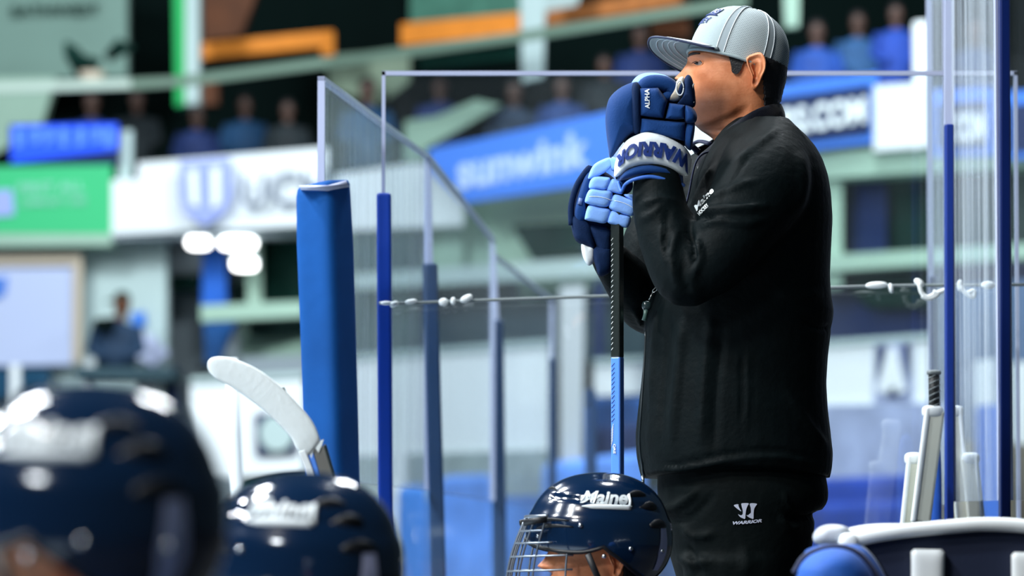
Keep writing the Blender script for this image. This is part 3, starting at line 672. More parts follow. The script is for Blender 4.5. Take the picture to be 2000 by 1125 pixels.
def make_head(xf, root, hairfn=None, name='body', extra=None, stubble=True):
    b = MB(); b.add(head_mesh())
    for s in (-1, 1): e = ear_mesh(s); b.add((e.v, e.f))
    # eyelids as soft arcs over the surface of the socket
    FX = {w_: face_x(126.5, w_) for w_ in range(12, 52)}
    def ex(t): w_ = 31 + 15 * t; i = int(w_); return (FX[i] * (1 - w_ + i) + FX[i + 1] * (w_ - i))
    def eyep(s_, t, v, off=0): return Vector((ex(t) + off + .0022 * (1 - v * v) * (1 - t * t), s_ * (.031 + .015 * t), .0232 + v * .0050 * (1 - t * t) - .0012 * t))
    for s in (-1, 1):
        for up in (1.12, -1.12): b.add(tube([eyep(s, -1 + .2 * k, up, .0008) for k in range(11)], .0017, 8))
    if extra: b.v = [xf @ p for p in b.v]; n = len(b.v); b.add(extra)
    else: b.v = [xf @ p for p in b.v]
    o = b.obj(name, m_face, root)
    # beard-shadow attribute follows the jaw
    if stubble:
        at = o.data.color_attributes.new('stubble', 'FLOAT_COLOR', 'POINT'); inv = xf.inverted()
        for i, v in enumerate(o.data.vertices):
            q = inv @ v.co; yy = 150 - q.z * 1000; xx = q.x * 1000
            k = max(0, min(1, (yy - 162) / 42)) * max(0, min(1, (xx + 25) / 60)) * (1 if yy < 262 else max(0, 1 - (yy - 262) / 12))
            at.data[i].color = (k, k, k, 1)
    for s in (-1, 1):
        G = [[xf @ eyep(s, -1 + .1 * k, v_, .0004) for k in range(21)] for v_ in (-1, -.6, -.2, .2, .6, 1)]
        e = mk('eye', *loft(G, False, False), M('eye_white', (150, 138, 130), .25), root)
        G = [[xf @ eyep(s, -.42 + .34 * r_ * math.cos(a_), .95 * r_ * math.sin(a_), .0008) for a_ in [2 * PI * k / 16 for k in range(16)]] for r_ in (.02, .5, 1)]
        mk('iris', *loft(G, False), M('iris_brown', (26, 15, 10), .15), e)
        MB().add(tube([xf @ eyep(s, -1 + .2 * k, 1.0, .0020) for k in range(11)], .0009, 6)).obj('lashes', m_hair, e)
        pts = [xf @ Vector((.0945 - .016 * t * t - .002 * t, s * (.014 + .036 * t), .0375 + .004 * math.sin(t * 2.4))) for t in [k / 8 for k in range(9)]]
        MB().add(tube(pts, [.0022 + .0022 * math.sin(PI * min(1, k / 8 + .12)) for k in range(9)], 8, .7)).obj('eyebrow', m_hair, root)
    if hairfn:
        v = []; f = []; vid = {}
        for i, y in enumerate(YS):
            for j, a in enumerate(AN):
                q = head_local((y, a)); n = Vector((q.x + .01, q.y, max(0, q.z) * .6)).normalized()
                d = hairfn(y, q.x * 1000, abs(q.y * 1000))
                if d > 0: vid[(i, j)] = len(v); v.append(xf @ (q + n * (.0045 * min(1, d) + .0012 * random.random())))
        for i in range(len(YS) - 1):
            for j in range(NA):
                k = (j + 1) % NA; c = [(i, j), (i, k), (i + 1, k), (i + 1, j)]
                if all(x in vid for x in c): f.append(tuple(vid[x] for x in c))
        h = mk('hair', v, f, m_hair, root)
        so = h.modifiers.new('s', 'SOLIDIFY'); so.thickness = .004; so.offset = 0
    return o
def skin_material():
    m = M('face_skin', (226, 146, 98), .46, spec=.4, bump=.25, bscale=240); nt = m.node_tree; b = nt.nodes['Principled BSDF']
    b.inputs['Subsurface Weight'].default_value = .12; b.inputs['Subsurface Radius'].default_value = (.012, .005, .003); b.inputs['Subsurface Scale'].default_value = .4
    at = nt.nodes.new('ShaderNodeAttribute'); at.attribute_name = 'stubble'
    tc = nt.nodes.new('ShaderNodeTexCoord'); n = nt.nodes.new('ShaderNodeTexNoise'); n.inputs['Scale'].default_value = 28; n.inputs['Detail'].default_value = 6
    nt.links.new(tc.outputs['Object'], n.inputs['Vector'])
    r = nt.nodes.new('ShaderNodeValToRGB'); r.color_ramp.elements[0].position = .3; r.color_ramp.elements[1].position = .7
    r.color_ramp.elements[0].color = (*lin((198, 118, 74)), 1); r.color_ramp.elements[1].color = (*lin((232, 156, 112)), 1)
    nt.links.new(n.outputs['Fac'], r.inputs[0])
    mx = nt.nodes.new('ShaderNodeMix'); mx.data_type = 'RGBA'; mx.inputs['B'].default_value = (*lin((74, 46, 36)), 1)
    ml = nt.nodes.new('ShaderNodeMath'); ml.operation = 'MULTIPLY'; ml.inputs[1].default_value = .85
    nt.links.new(at.outputs['Fac'], ml.inputs[0]); nt.links.new(ml.outputs[0], mx.inputs['Factor']); nt.links.new(r.outputs[0], mx.inputs['A'])
    nt.links.new(mx.outputs['Result'], b.inputs['Base Color']); return m
m_face = skin_material()

# ================================================================== COACH
HO = Q(1440, 150, 8.0)
XF = Matrix.Translation(HO) @ Matrix.Rotation(PI, 4, 'Z')
coach = empty('person', Vector((HO.x + .04, 8.0, 0)), 'man in grey cap, black jacket and hockey gloves standing and leaning on a stick', 'person')
def hair_coach(y, x, w_):
    # x = forward coordinate (mm), w_ = half-width coordinate
    if 150 - y > 33 + .325 * x + 13: return 0
    if x < -40 - (y - 130) * .08 and y < 212 + random.random() * 3: return 1 if y < 200 else .5
    return 0
# simple trunk, arms and legs inside the clothes, all one mesh with the head
def W(px, py, Y): return Q(px, py, Y)
inner = MB()
inner.add(loft([[Vector((c[0] + c[2] * math.cos(a), 8 + c[3] * math.sin(a), c[1])) for a in [2 * PI * k / 24 for k in range(24)]] for c in
    [(W(x, y, 8).x, W(x, y, 8).z, rx, ry) for x, y, rx, ry in ((1462, 300, .055, .06), (1470, 330, .09, .15), (1478, 400, .115, .17), (1470, 600, .13, .165), (1450, 850, .13, .16), (1450, 1000, .12, .16))]]))
inner.add(tubes([W(1490, 350, 7.84), W(1430, 450, 7.76), W(1355, 535, 7.73), W(1315, 450, 7.76), W(1286, 360, 7.785), W(1276, 310, 7.80)], [.045, .042, .038, .034, .026, .022]))
inner.add(tubes([W(1490, 350, 8.14), W(1345, 450, 8.14), W(1276, 590, 8.10), W(1232, 560, 8.02), W(1186, 500, 7.94), W(1175, 450, 7.92)], [.045, .042, .036, .03, .022, .02]))
for s, yy in ((-1, 7.89), (1, 8.11)):
    inner.add(tubes([W(1440, 980, yy), Vector((HO.x + .03, yy, .5)), Vector((HO.x + .05, yy, .12)), Vector((HO.x - .02, yy - .0, .07))], [.075, .055, .042, .035]))
coach_body = make_head(XF, coach, hair_coach, 'body', (inner.v, inner.f))
from mathutils.bvhtree import BVHTree
CAMP = Vector((0, 0, CZ))
def hitter(objs, Yd):
    trees = []
    for o in objs:
        trees.append(BVHTree.FromPolygons([v.co.copy() for v in o.data.vertices], [tuple(p.vertices) for p in o.data.polygons]))
    def H(px, py, off=.001):
        d = (Q(px, py, Yd) - CAMP).normalized(); best = None
        for t in trees:
            h = t.ray_cast(CAMP, d)
            if h[0] is not None and (best is None or h[3] < best[3]): best = h
        if best is None: return Q(px, py, Yd)
        n = best[1] if best[1].dot(d) < 0 else -best[1]
        return best[0] + n * off * .3 - d * off
    return H
def htext(name, s, path, hv, H, mat, parent, off=.0008, th=.0008, **k):
    """lettering sewn on a surface: baseline follows the pixel path, hv = pixel vector from foot to head of the letters"""
    P = cr([(a, b, 0) for a, b in path], 60); L = [0]
    for a, b in zip(P, P[1:]): L.append(L[-1] + (b - a).length)
    def fn(u, v, w_):
        d = u * L[-1]; x = np.interp(d, L, [p.x for p in P]); y = np.interp(d, L, [p.y for p in P])
        h = hv(u) if callable(hv) else hv
        return H(float(x) + h[0] * v, float(y) + h[1] * v, off + th * w_)
    return text(name, s, fn, mat, parent, ext=.02, **k)
def decal(name, polys, H, mat, parent, off=.001):
    b = bmesh.new()
    for p in polys:
        q = crc([(x, y, 0) for x, y in p], len(p) * 3) if len(p) > 5 else [Vector((x, y, 0)) for x, y in p]
        f = b.faces.new([b.verts.new(c) for c in q])
    bmesh.ops.triangulate(b, faces=b.faces)
    r = bmesh.ops.extrude_face_region(b, geom=list(b.faces)); top = {g for g in r['geom'] if isinstance(g, bmesh.types.BMVert)}
    for v in b.verts: v.co = H(v.co.x, v.co.y, off + (.0008 if v in top else 0))
    me = bpy.data.meshes.new(name); b.to_mesh(me); b.free(); me.materials.append(mat)
    o = bpy.data.objects.new(name, me); COL.objects.link(o); put(o, parent); return o
# ---- jacket
def ring(px0, px1, py, Yc, hy, e=2.3, n=40, dz=None):
    cx = (px0 + px1) / 2; c = Q(cx, py, Yc); hx = (px1 - px0) / 2 * Yc / F; r = []
    for k in range(n):
        a = 2 * PI * k / n; ca, sa = math.cos(a), math.sin(a)
        p = c + Vector((hx * math.copysign(abs(ca) ** (2 / e), ca), hy * math.copysign(abs(sa) ** (2 / e), sa), 0))
        if dz: p.z += dz(ca, sa)
        r.append(p)
    return r
T = [(232, 1432, 1540, .07), (250, 1412, 1556, .11), (268, 1398, 1574, .15), (290, 1384, 1592, .185), (315, 1368, 1606, .205), (345, 1354, 1616, .22), (380, 1342, 1622, .225), (430, 1328, 1625, .23),
     (490, 1312, 1622, .23), (540, 1296, 1620, .225), (575, 1280, 1622, .22), (610, 1266, 1628, .22), (650, 1259, 1622, .215), (700, 1257, 1616, .21), (750, 1252, 1613, .21), (800, 1246, 1616, .21),
     (850, 1241, 1622, .21), (890, 1243, 1626, .21), (915, 1248, 1624, .208), (930, 1252, 1620, .205)]
jk = MB()
rr = [ring(a, b, y, 8.0, h, 2.25) for y, a, b, h in T]
low = ring(1252, 1620, 934, 8.0, .205, 2.25, dz=lambda c, s: .022 * max(0, -s) * (1 - abs(c)) ** .6)
jk.add(loft(rr[:-1] + [low]))
jk.add(tubes([W(1500, 300, 7.92), W(1485, 370, 7.80), W(1440, 440, 7.745), W(1392, 505, 7.73), W(1352, 532, 7.73)], [.085, .092, .078, .068, .06], 30, 24))
jk.add(tubes([W(1360, 530, 7.73), W(1338, 538, 7.73), W(1312, 480, 7.75), W(1290, 410, 7.765), W(1284, 360, 7.775), W(1281, 322, 7.785)], [.056, .060, .059, .053, .047, .036], 30, 24))
jk.add(ellip(W(1346, 540, 7.73), (.054, .056, .046)))
jk.add(tubes([W(1500, 320, 8.10), W(1370, 390, 8.14), W(1288, 480, 8.13), W(1266, 598, 8.10)], [.09, .085, .075, .058], 30, 20))
jk.add(tubes([W(1284, 610, 8.12), W(1258, 590, 8.08), W(1226, 548, 8.0), W(1186, 498, 7.945)], [.052, .056, .048, .036], 24, 20))
jacket = jk.obj('jacket', m_black, coach); remesh(jacket, .0065, 5)
folds(jacket, [
    ([(1352, 432), (1390, 412), (1440, 408), (1510, 400)], 7, 9), ([(1362, 446), (1400, 432), (1450, 436), (1500, 428)], 5, 7), ([(1372, 395), (1420, 372), (1480, 350)], 5, 9),
    ([(1352, 428), (1368, 424), (1400, 424)], -7, 6), ([(1345, 440), (1352, 480), (1360, 520)], -9, 7), ([(1360, 460), (1366, 500), (1352, 550)], 6, 7),
    ([(1325, 440), (1312, 500), (1322, 560)], 5, 8), ([(1300, 430), (1292, 470), (1305, 530)], 4, 7), ([(1308, 405), (1298, 450), (1300, 500)], -4, 6),
    ([(1250, 400), (1290, 388), (1330, 398)], 4, 7), ([(1245, 430), (1270, 420), (1300, 395)], 3, 6), ([(1335, 500), (1335, 545), (1350, 575)], -4, 6),
    ([(1478, 285), (1440, 340), (1405, 400)], -2.2, 3), ([(1450, 680), (1452, 760), (1446, 850)], -3.5, 3), ([(1458, 690), (1460, 760), (1455, 840)], 2.5, 5),
    ([(1290, 590), (1278, 680), (1270, 800)], 4, 9), ([(1335, 610), (1325, 720), (1310, 880)], 5, 12), ([(1310, 600), (1300, 700), (1288, 860)], -4, 8), ([(1390, 600), (1375, 740), (1368, 880)], 4, 13), ([(1415, 620), (1400, 760), (1395, 890)], -3, 9),
    ([(1260, 915), (1330, 916), (1430, 898), (1520, 893), (1615, 912)], 3.5, 6), ([(1258, 905), (1330, 906), (1430, 886), (1520, 881), (1615, 900)], -3, 4),
    ([(1530, 760), (1580, 830), (1618, 880)], 4, 10), ([(1560, 620), (1600, 640), (1625, 640)], -5, 7), ([(1500, 560), (1560, 580), (1610, 570)], 4, 11),
    ([(1400, 315), (1372, 360), (1350, 410)], 4, 6), ([(1388, 318), (1362, 360), (1342, 405)], -4, 4), ([(1560, 290), (1570, 350), (1560, 420)], 4, 14), ([(1520, 250), (1470, 290), (1420, 330)], 4, 9),
    ([(1235, 600), (1248, 620), (1256, 640)], 5, 6)])
# zip, collar, hem details
HJ = hitter([jacket], 8.0)
z = [HJ(x, y, .002) for x, y in ((1262, 648), (1260, 700), (1256, 760), (1252, 820), (1250, 870), (1256, 915), (1258, 930))]
MB().add(tube(cr(z, 30), .0028, 8)).obj('zip', M('zip_dark', (30, 40, 44), .35), jacket)
tag(MB().add(obox(Q(1256, 938, 7.86), ((1, 0, 0), (0, 1, 0), (0, 0, 1)), (.0028, .003, .009))).obj('zip_pull', M('steel', (200, 205, 205), .25, metal=1), jacket), 'silver zip pull')
def collar():
    # stations: (px, top y, bottom y, Y)
    C = [(1368, 300, 330, 7.985), (1392, 280, 326, 7.945), (1420, 252, 310, 7.925), (1450, 229, 290, 7.915), (1482, 212, 268, 7.925), (1512, 203, 250, 7.955), (1526, 203, 246, 8.0), (1514, 206, 250, 8.045), (1484, 214, 268, 8.075), (1450, 230, 290, 8.085), (1415, 256, 306, 8.08), (1385, 276, 312, 8.06), (1362, 288, 300, 8.035)]
    n = 60; P = cr([(a, b, d * 1000) for a, b, c, d in C], n); B = cr([(a, c, d * 1000) for a, b, c, d in C], n); out = []
    for o_, s in ((0, 0), (1, 0)): pass
    rings = []
    for i in range(n):
        t, bt = P[i], B[i]; cen = Vector((1455, 0, 8000))
        r = []
        for k in range(9):
            v = k / 8; x = t.x + (bt.x - t.x) * v; y = t.y + (bt.y - t.y) * v; Yv = (t.z + (bt.z - t.z) * v) / 1000
            d = Vector((x - 1455, (Yv - 8) * 1000, 0)); d = d.normalized() if d.length > 0 else d
            fl = 6 * v + 5 * math.sin(v * PI)
            r.append(Q(x + d.x * fl, y, Yv + d.y * fl / 1000))
        for k in range(8, -1, -1):
            v = k / 8; x = t.x + (bt.x - t.x) * v; y = t.y + (bt.y - t.y) * v; Yv = (t.z + (bt.z - t.z) * v) / 1000
            d = Vector((x - 1455, (Yv - 8) * 1000, 0)); d = d.normalized()
            fl = -4 + 6 * v
            r.append(Q(x + d.x * fl, y, Yv + d.y * fl / 1000))
        rings.append(r)
    return loft(rings)
MB().add(collar()).obj('collar', m_navyfab if False else M('collar_black', (7, 11, 24), .7, spec=.12, bump=.3, bscale=420, sheen=.2), jacket)
MB().add(tube(cr([Q(1364, 296, 8.03), Q(1352, 284, 8.02), Q(1366, 276, 8.0), Q(1388, 281, 7.965)], 16), .006, 8, .6)).obj('collar_piping', m_navyfab, jacket)
htext('chest_lettering', 'Maine', [(1361, 413), (1380, 390), (1396, 373)], (-8, -7), hitter([jacket], 8.0), m_tape, jacket, shear=.3, bold=.03)
htext('chest_lettering', 'HOCKEY', [(1367, 421), (1376, 411), (1385, 402)], (-5, -5), HJ, m_tape, jacket, bold=.02)
decal('sideburn', [[(1419, 99), (1434, 108), (1446, 110), (1455, 113), (1453, 120), (1450, 127), (1446, 138), (1439, 145), (1430, 141), (1428, 128), (1424, 112)]], hitter([coach_body], 8.0), m_hair, [c for c in coach.children if c.name.startswith('hair')][0], off=.0035)
# ---- track pants
pt = MB()
pt.add(loft([ring(a, b, y, 8.0, h, 2.3) for y, a, b, h in ((890, 1278, 1606, .18), (930, 1284, 1612, .185), (960, 1284, 1617, .19), (980, 1285, 1616, .19), (1000, 1289, 1602, .188), (1015, 1292, 1590, .186), (1050, 1299, 1588, .185), (1090, 1310, 1580, .182), (1130, 1322, 1556, .18), (1170, 1332, 1545, .17))]))
for yy in (7.89, 8.11):
    c = Q(1440, 1150, yy)
    pt.add(loft([[Vector((x + rx * math.cos(a), yy + rx * .8 * math.sin(a), zz)) for a in [2 * PI * k / 24 for k in range(24)]] for x, zz, rx in
        ((c.x, .78, .105), (c.x + .0, .65, .10), (c.x + .005, .5, .085), (c.x + .01, .35, .076), (c.x + .015, .2, .072), (c.x + .01, .08, .078), (c.x + .01, .04, .076))]))
pants = pt.obj('track_pants', m_pants, coach); remesh(pants, .007, 5)
folds(pants, [([(1290, 1000), (1330, 985), (1370, 950)], 7, 10), ([(1300, 1020), (1350, 1010), (1400, 960)], -4, 8), ([(1330, 1030), (1360, 1048), (1400, 1040)], 5, 8), ([(1320, 1080), (1350, 1100), (1390, 1095)], 6, 12),
              ([(1520, 1000), (1540, 1030), (1570, 1025)], 6, 8), ([(1530, 960), (1538, 985), (1545, 1000)], 4, 5), ([(1340, 1060), (1360, 1100), (1370, 1125)], -5, 8), ([(1530, 1010), (1580, 1012), (1610, 1000)], -8, 7), ([(1450, 1060), (1460, 1100), (1450, 1125)], 3, 14)])
HP = hitter([pants], 8.0); m_print = M('silver_print', (200, 206, 226), .4)
def sc(pts): return [(1400 + x * .08, 960 + y * .08) for x, y in pts]
decal('logo_mark', [sc([(418, 345), (450, 318), (527, 312), (530, 350), (560, 420), (597, 482), (540, 450), (480, 405)]),
    sc([(597, 300), (640, 285), (775, 288), (745, 360), (715, 450), (700, 560), (690, 662), (640, 655), (570, 620), (520, 555), (570, 578), (615, 572), (634, 530), (630, 450), (610, 370)]),
    sc([(808, 292), (975, 298), (945, 360), (910, 430), (898, 540), (892, 662), (840, 655), (775, 625), (722, 575), (775, 588), (815, 578), (832, 520), (828, 400)])], HP, m_print, pants)
htext('logo_lettering', 'WARRIOR', [(1431, 1025), (1460, 1023), (1488, 1020)], (0, -6.5), HP, m_print, pants, shear=.25, bold=.045)
for yy in (7.89, 8.11):
    sh = MB(); cx = Q(1440, 1150, yy).x
    sh.add(loft([[Vector((cx + .09 - t * .30 + 0 * a, yy + w_ * math.cos(a), .0 + h * (.5 + .5 * math.sin(a)))) for a in [2 * PI * k / 16 for k in range(16)]] for t, w_, h in ((0, .03, .08), (.06, .04, .10), (.3, .042, .11), (.55, .047, .08), (.8, .048, .055), (.97, .03, .04), (1, .01, .02))]))
    sh.obj('shoe', M('shoe_black', (20, 22, 26), .5), coach)
# ---- cap
al = math.radians(18); rho = .10
f0 = Vector((-math.cos(al), 0, math.sin(al))); w0 = Vector((math.sin(al), 0, math.cos(al))); s0 = Vector((0, -1, 0))
cs = s0 * math.cos(rho) + w0 * math.sin(rho); cw = w0 * math.cos(rho) - s0 * math.sin(rho); cf = f0
CC = Q(1441, 117, 8.0)
def crown(az, el, off=0):
    e = 2.35; ce = abs(math.cos(el)) ** (2 / e); se = math.copysign(abs(math.sin(el)) ** (2 / e), math.sin(el)) if el else 0
    ca, sa = math.cos(az), math.sin(az)
    bulge = 1 + .0 * ca
    return CC + cf * ((.098 + off) * ce * ca * bulge) + cs * ((.083 + off) * ce * sa) + cw * ((.1045 + off) * se)
def crown_patch(a0, a1, n, e0=-.12, m=16, off=0):
    g = [[crown(a0 + (a1 - a0) * j / n, e0 + (PI / 2 - e0) * i / m, off) for j in range(n + 1)] for i in range(m + 1)]
    return loft(g, False, False)
m_cap = M('cap_grey_cotton', (150, 165, 168), .8, bump=.25, bscale=350)
def mesh_mat():
    m = M('cap_mesh', (150, 162, 166), .8); nt = m.node_tree; b = nt.nodes['Principled BSDF']
    tc = nt.nodes.new('ShaderNodeTexCoord'); mp = nt.nodes.new('ShaderNodeMapping'); mp.inputs['Rotation'].default_value = (0, math.radians(-12), 0)
    nt.links.new(tc.outputs['Object'], mp.inputs[0])
    br = nt.nodes.new('ShaderNodeTexBrick'); br.inputs['Scale'].default_value = 1; br.offset = .5
    br.inputs['Brick Width'].default_value = .0032; br.inputs['Row Height'].default_value = .0034; br.inputs['Mortar Size'].default_value = .0009
    br.inputs['Color1'].default_value = (*lin((92, 106, 110)), 1); br.inputs['Color2'].default_value = (*lin((104, 118, 122)), 1); br.inputs['Mortar'].default_value = (*lin((176, 188, 192)), 1)
    cmb = nt.nodes.new('ShaderNodeSeparateXYZ'); c2 = nt.nodes.new('ShaderNodeCombineXYZ')
    nt.links.new(mp.outputs[0], cmb.inputs[0]); nt.links.new(cmb.outputs['X'], c2.inputs['X']); nt.links.new(cmb.outputs['Z'], c2.inputs['Y'])
    nt.links.new(c2.outputs[0], br.inputs['Vector']); nt.links.new(br.outputs['Color'], b.inputs['Base Color'])
    return m
sA, sB = math.radians(66), math.radians(121)
cap = mk('cap', *crown_patch(-sA, sA, 30), m_cap, coach)
for a0, a1 in ((sA, sB), (sB, PI), (-PI, -sB), (-sB, -sA)):
    mk('mesh_panel', *crown_patch(a0, a1, 16), mesh_mat(), cap)
m_st = M('stitch_white', (222, 230, 234), .7)
for a in (sA, sB, -sA, -sB):
    mk('seam_tape', *crown_patch(a - .075, a + .075, 4, off=.0008), M('seam_grey', (140, 152, 158), .8), cap)
    for d in (-.085, .085):
        MB().add(tube([crown(a + d, -.1 + (PI / 2 - .02) * k / 24, .0014) for k in range(25)], .0009, 6)).obj('stitching', m_st, cap)
MB().add(tube([crown(2 * PI * k / 60, -.1, .001) for k in range(61)], .0032, 8, cap=False)).obj('sweatband_edge', m_cap, cap)
MB().add(ellip(crown(0, PI / 2), (.008, .008, .004))).obj('button', m_cap, cap)
def visor(u, v, off=0):
    az = u * math.radians(63); r = crown(az, 0)
    L = .080 * (1 - abs(u) ** 3.2) * v
    side = cs * (.010 * u * v)
    return r + cf * (L + .0) + side - cw * (.026 * u * u * (.25 + .75 * v) + .20 * L + .002 * v) + cw * (off + .016 * u * v)
g = [[visor(-1 + 2 * j / 40, i / 14) for j in range(41)] for i in range(15)]
vis = mk('visor', *loft(g, False, False), m_cap, cap); so = vis.modifiers.new('s', 'SOLIDIFY'); so.thickness = .003; so.offset = 0
MB().add(tube([visor(-.98 + 1.96 * k / 50, 1.0, 0) for k in range(51)], .0024, 8)).obj('visor_binding', M('binding_navy', (30, 42, 74), .6), vis)
for v in (.38, .52, .66, .80):
    for off in (.0022, -.0022):
        MB().add(tube([visor(-.93 + 1.86 * k / 40, v, off) for k in range(41)], .0008, 6)).obj('stitching', m_st, vis)
def ctext(s, az0, az1, e0, e1, mat, sl=0, **k):
    def fn(u, v, w_): return crown(az0 + (az1 - az0) * u, e0 + (e1 - e0) * v + sl * u, .0012 + .0008 * w_)
    return text('lettering', s, fn, mat, cap, cuts=1, **k)
m_nav = M('thread_navy', (28, 52, 112), .6)
ctext('HOCKEY', math.radians(-34), math.radians(34), math.radians(20), math.radians(28), m_nav, bold=.02)
ctext('Maine', math.radians(-40), math.radians(40), math.radians(34), math.radians(52), m_nav, bold=.03, shear=.3)
ctext('Maine', math.radians(-38), math.radians(39), math.radians(36), math.radians(51), m_white, bold=-.005, shear=.3)
MB().add(tube([crown(math.radians(-40 + 80 * k / 20), math.radians(32 + 2 * math.sin(k / 20 * PI)), .0015) for k in range(21)], .0016, 6)).obj('underline', m_nav, cap)

# ---- gloves
m_gn = M('glove_navy', (5, 54, 112), .8, spec=.25, bump=.35, bscale=350, sheen=.1)
m_gd = M('glove_dark_navy', (3, 30, 66), .85, spec=.2, bump=.35, bscale=350)
m_gb = M('glove_light_blue', (132, 178, 248), .7, spec=.3, bump=.25, bscale=300)
m_gw = M('glove_white', (228, 236, 240), .5, bump=.15, bscale=200)
m_gc = M('glove_cream_palm', (206, 196, 178), .6, bump=.3, bscale=200)
def pil(name, out, Y, tf, tb, mat, parent, **k): return MB().add(pillow(out, Y, tf, tb, **k)).obj(name, mat, parent)
# upper (left hand) glove
GY = 7.80
g1 = pil('glove', [(1183, 222), (1190, 192), (1212, 171), (1240, 160), (1250, 168), (1252, 215), (1250, 254), (1232, 262), (1212, 285), (1193, 309), (1188, 290), (1183, 250)], GY, .042, .05, m_gn, coach, p=2.2, tilt=(0, 0))
tag(g1, 'navy hockey glove with a white cuff held against the mouth')
pil('palm', [(1210, 190), (1250, 170), (1320, 185), (1350, 210), (1352, 270), (1320, 290), (1260, 280), (1215, 275)], GY + .02, .03, .05, m_gd, g1)
pil('gusset', [(1234, 170), (1250, 170), (1251, 250), (1236, 254)], GY - .02, .024, .02, m_gd, g1)
pil('back_pad', [(1249, 172), (1285, 171), (1304, 196), (1299, 216), (1296, 231), (1270, 229), (1249, 226)], GY - .012, .034, .02, m_gn, g1, smooth=False, p=4)
pil('back_pad', [(1299, 232), (1307, 201), (1338, 205), (1338, 232), (1320, 234)], GY - .012, .034, .02, m_gn, g1, smooth=False, p=4)
pil('back_pad', [(1249, 230), (1298, 235), (1340, 238), (1338, 276), (1300, 268), (1262, 258), (1249, 260)], GY - .008, .036, .02, m_gn, g1, smooth=False, p=4)
pil('thumb_base', [(1336, 206), (1352, 210), (1361, 224), (1359, 238), (1346, 242), (1337, 236)], GY - .01, .036, .02, m_gn, g1)
pil('back_pad', [(1340, 241), (1357, 240), (1353, 280), (1348, 294), (1336, 280)], GY - .004, .034, .02, m_gn, g1)
# fingers: curled over the top of the stick, each its own roll, going away from the camera
for k, (x0, y0, m) in enumerate(((1272, 166, m_gn), (1266, 163, m_gb), (1262, 162, m_gb), (1262, 164, m_gb))):
    Yk = GY - .01 + .03 * k
    b = MB().add(tubes([Q(x0 - 24, y0 + 14, Yk), Q(x0 - 8, y0 - 1, Yk), Q(x0 + 16, y0 - 4, Yk), Q(x0 + 36, y0 + 2, Yk), Q(x0 + 40, y0 + 16, Yk), Q(x0 + 26, y0 + 24, Yk)], [.011, .0155, .0155, .0145, .012, .008], 26, 14))
    b.obj('finger', m, g1)
pil('thumb', [(1322, 206), (1331, 192), (1336, 172), (1337, 154), (1343, 146), (1350, 150), (1355, 166), (1358, 186), (1358, 206), (1345, 212)], GY - .012, .022, .02, m_gd, g1, p=2.2)
pil('palm_patch', [(1304, 192), (1314, 170), (1326, 153), (1334, 150), (1338, 160), (1336, 182), (1326, 196), (1312, 198)], GY - .006, .018, .014, m_gc, g1, p=2.2)
pil('thumb_grip', [(1324, 178), (1328, 166), (1334, 160), (1336, 168), (1332, 184), (1326, 188)], GY - .02, .008, .004, m_gd, g1)
MB().add(tube([Q(1328 + 7 * math.cos(a), 172 + 14 * math.sin(a), GY - .026) for a in [2 * PI * k / 24 for k in range(25)]], .0014, 6)).obj('grip_ring', m_gw, g1)
MB().add(tube([Q(1356 + 4.5 * math.cos(a), 182 + 18 * math.sin(a), GY - .026) for a in [PI / 2 + PI * k / 16 for k in range(17)]], .0014, 6)).obj('thumb_ring', M('ring_grey', (150, 158, 160), .3), g1)
cuffT = [(1200, 318), (1208, 296), (1224, 274), (1246, 262), (1266, 257), (1300, 265), (1334, 283), (1353, 304)]
cuffB = [(1199, 350), (1212, 343), (1232, 330), (1252, 325), (1276, 325), (1304, 332), (1330, 343), (1346, 346)]
cuff = MB().add(band(cuffT, cuffB, GY + .005, .074, .05, 44, 14, .03, 4.2)).obj('cuff', m_gw, g1); tag(cuff, 'white cuff roll with navy upside down lettering')
HC = hitter([cuff], GY)
htext('cuff_lettering', 'WARRIOR', [(1348, 310), (1339, 299), (1320, 287), (1294, 279), (1262, 276), (1238, 280), (1219, 291), (1205, 306)], lambda u: (-5 + 3 * u, 31 - 2 * u), HC, M('thread_blue', (14, 48, 124), .6), g1, cuts=1, bold=.05, off=.0015, th=.002)
MB().add(band([(1208, 342), (1230, 326), (1262, 318), (1300, 322), (1334, 340)], [(1207, 358), (1222, 352), (1262, 344), (1304, 350), (1335, 362)], GY + .012, .084, .044, 34, 8, .03)).obj('inner_cuff', m_gn, g1)
MB().add(tube(cr([Q(1207, 356, GY - .02), Q(1214, 374, GY - .04), Q(1222, 360, GY - .055), Q(1240, 350, GY - .066), Q(1270, 345, GY - .07), Q(1304, 352, GY - .064), Q(1336, 362, GY - .03)], 40), .0035, 8)).obj('cuff_binding', M('binding_blue', (48, 100, 190), .6), g1)
pil('cuff_flap', [(1207, 345), (1222, 338), (1226, 352), (1216, 374), (1208, 364)], GY + .0, .02, .02, m_gn, g1)
HA = hitter([o for o in g1.children if o.name.startswith('back_pad')], GY)
htext('lettering', 'ALPHA', [(1269, 212), (1268.5, 192), (1268, 174)], (-9, 0), HA, m_gw, g1, bold=.02)
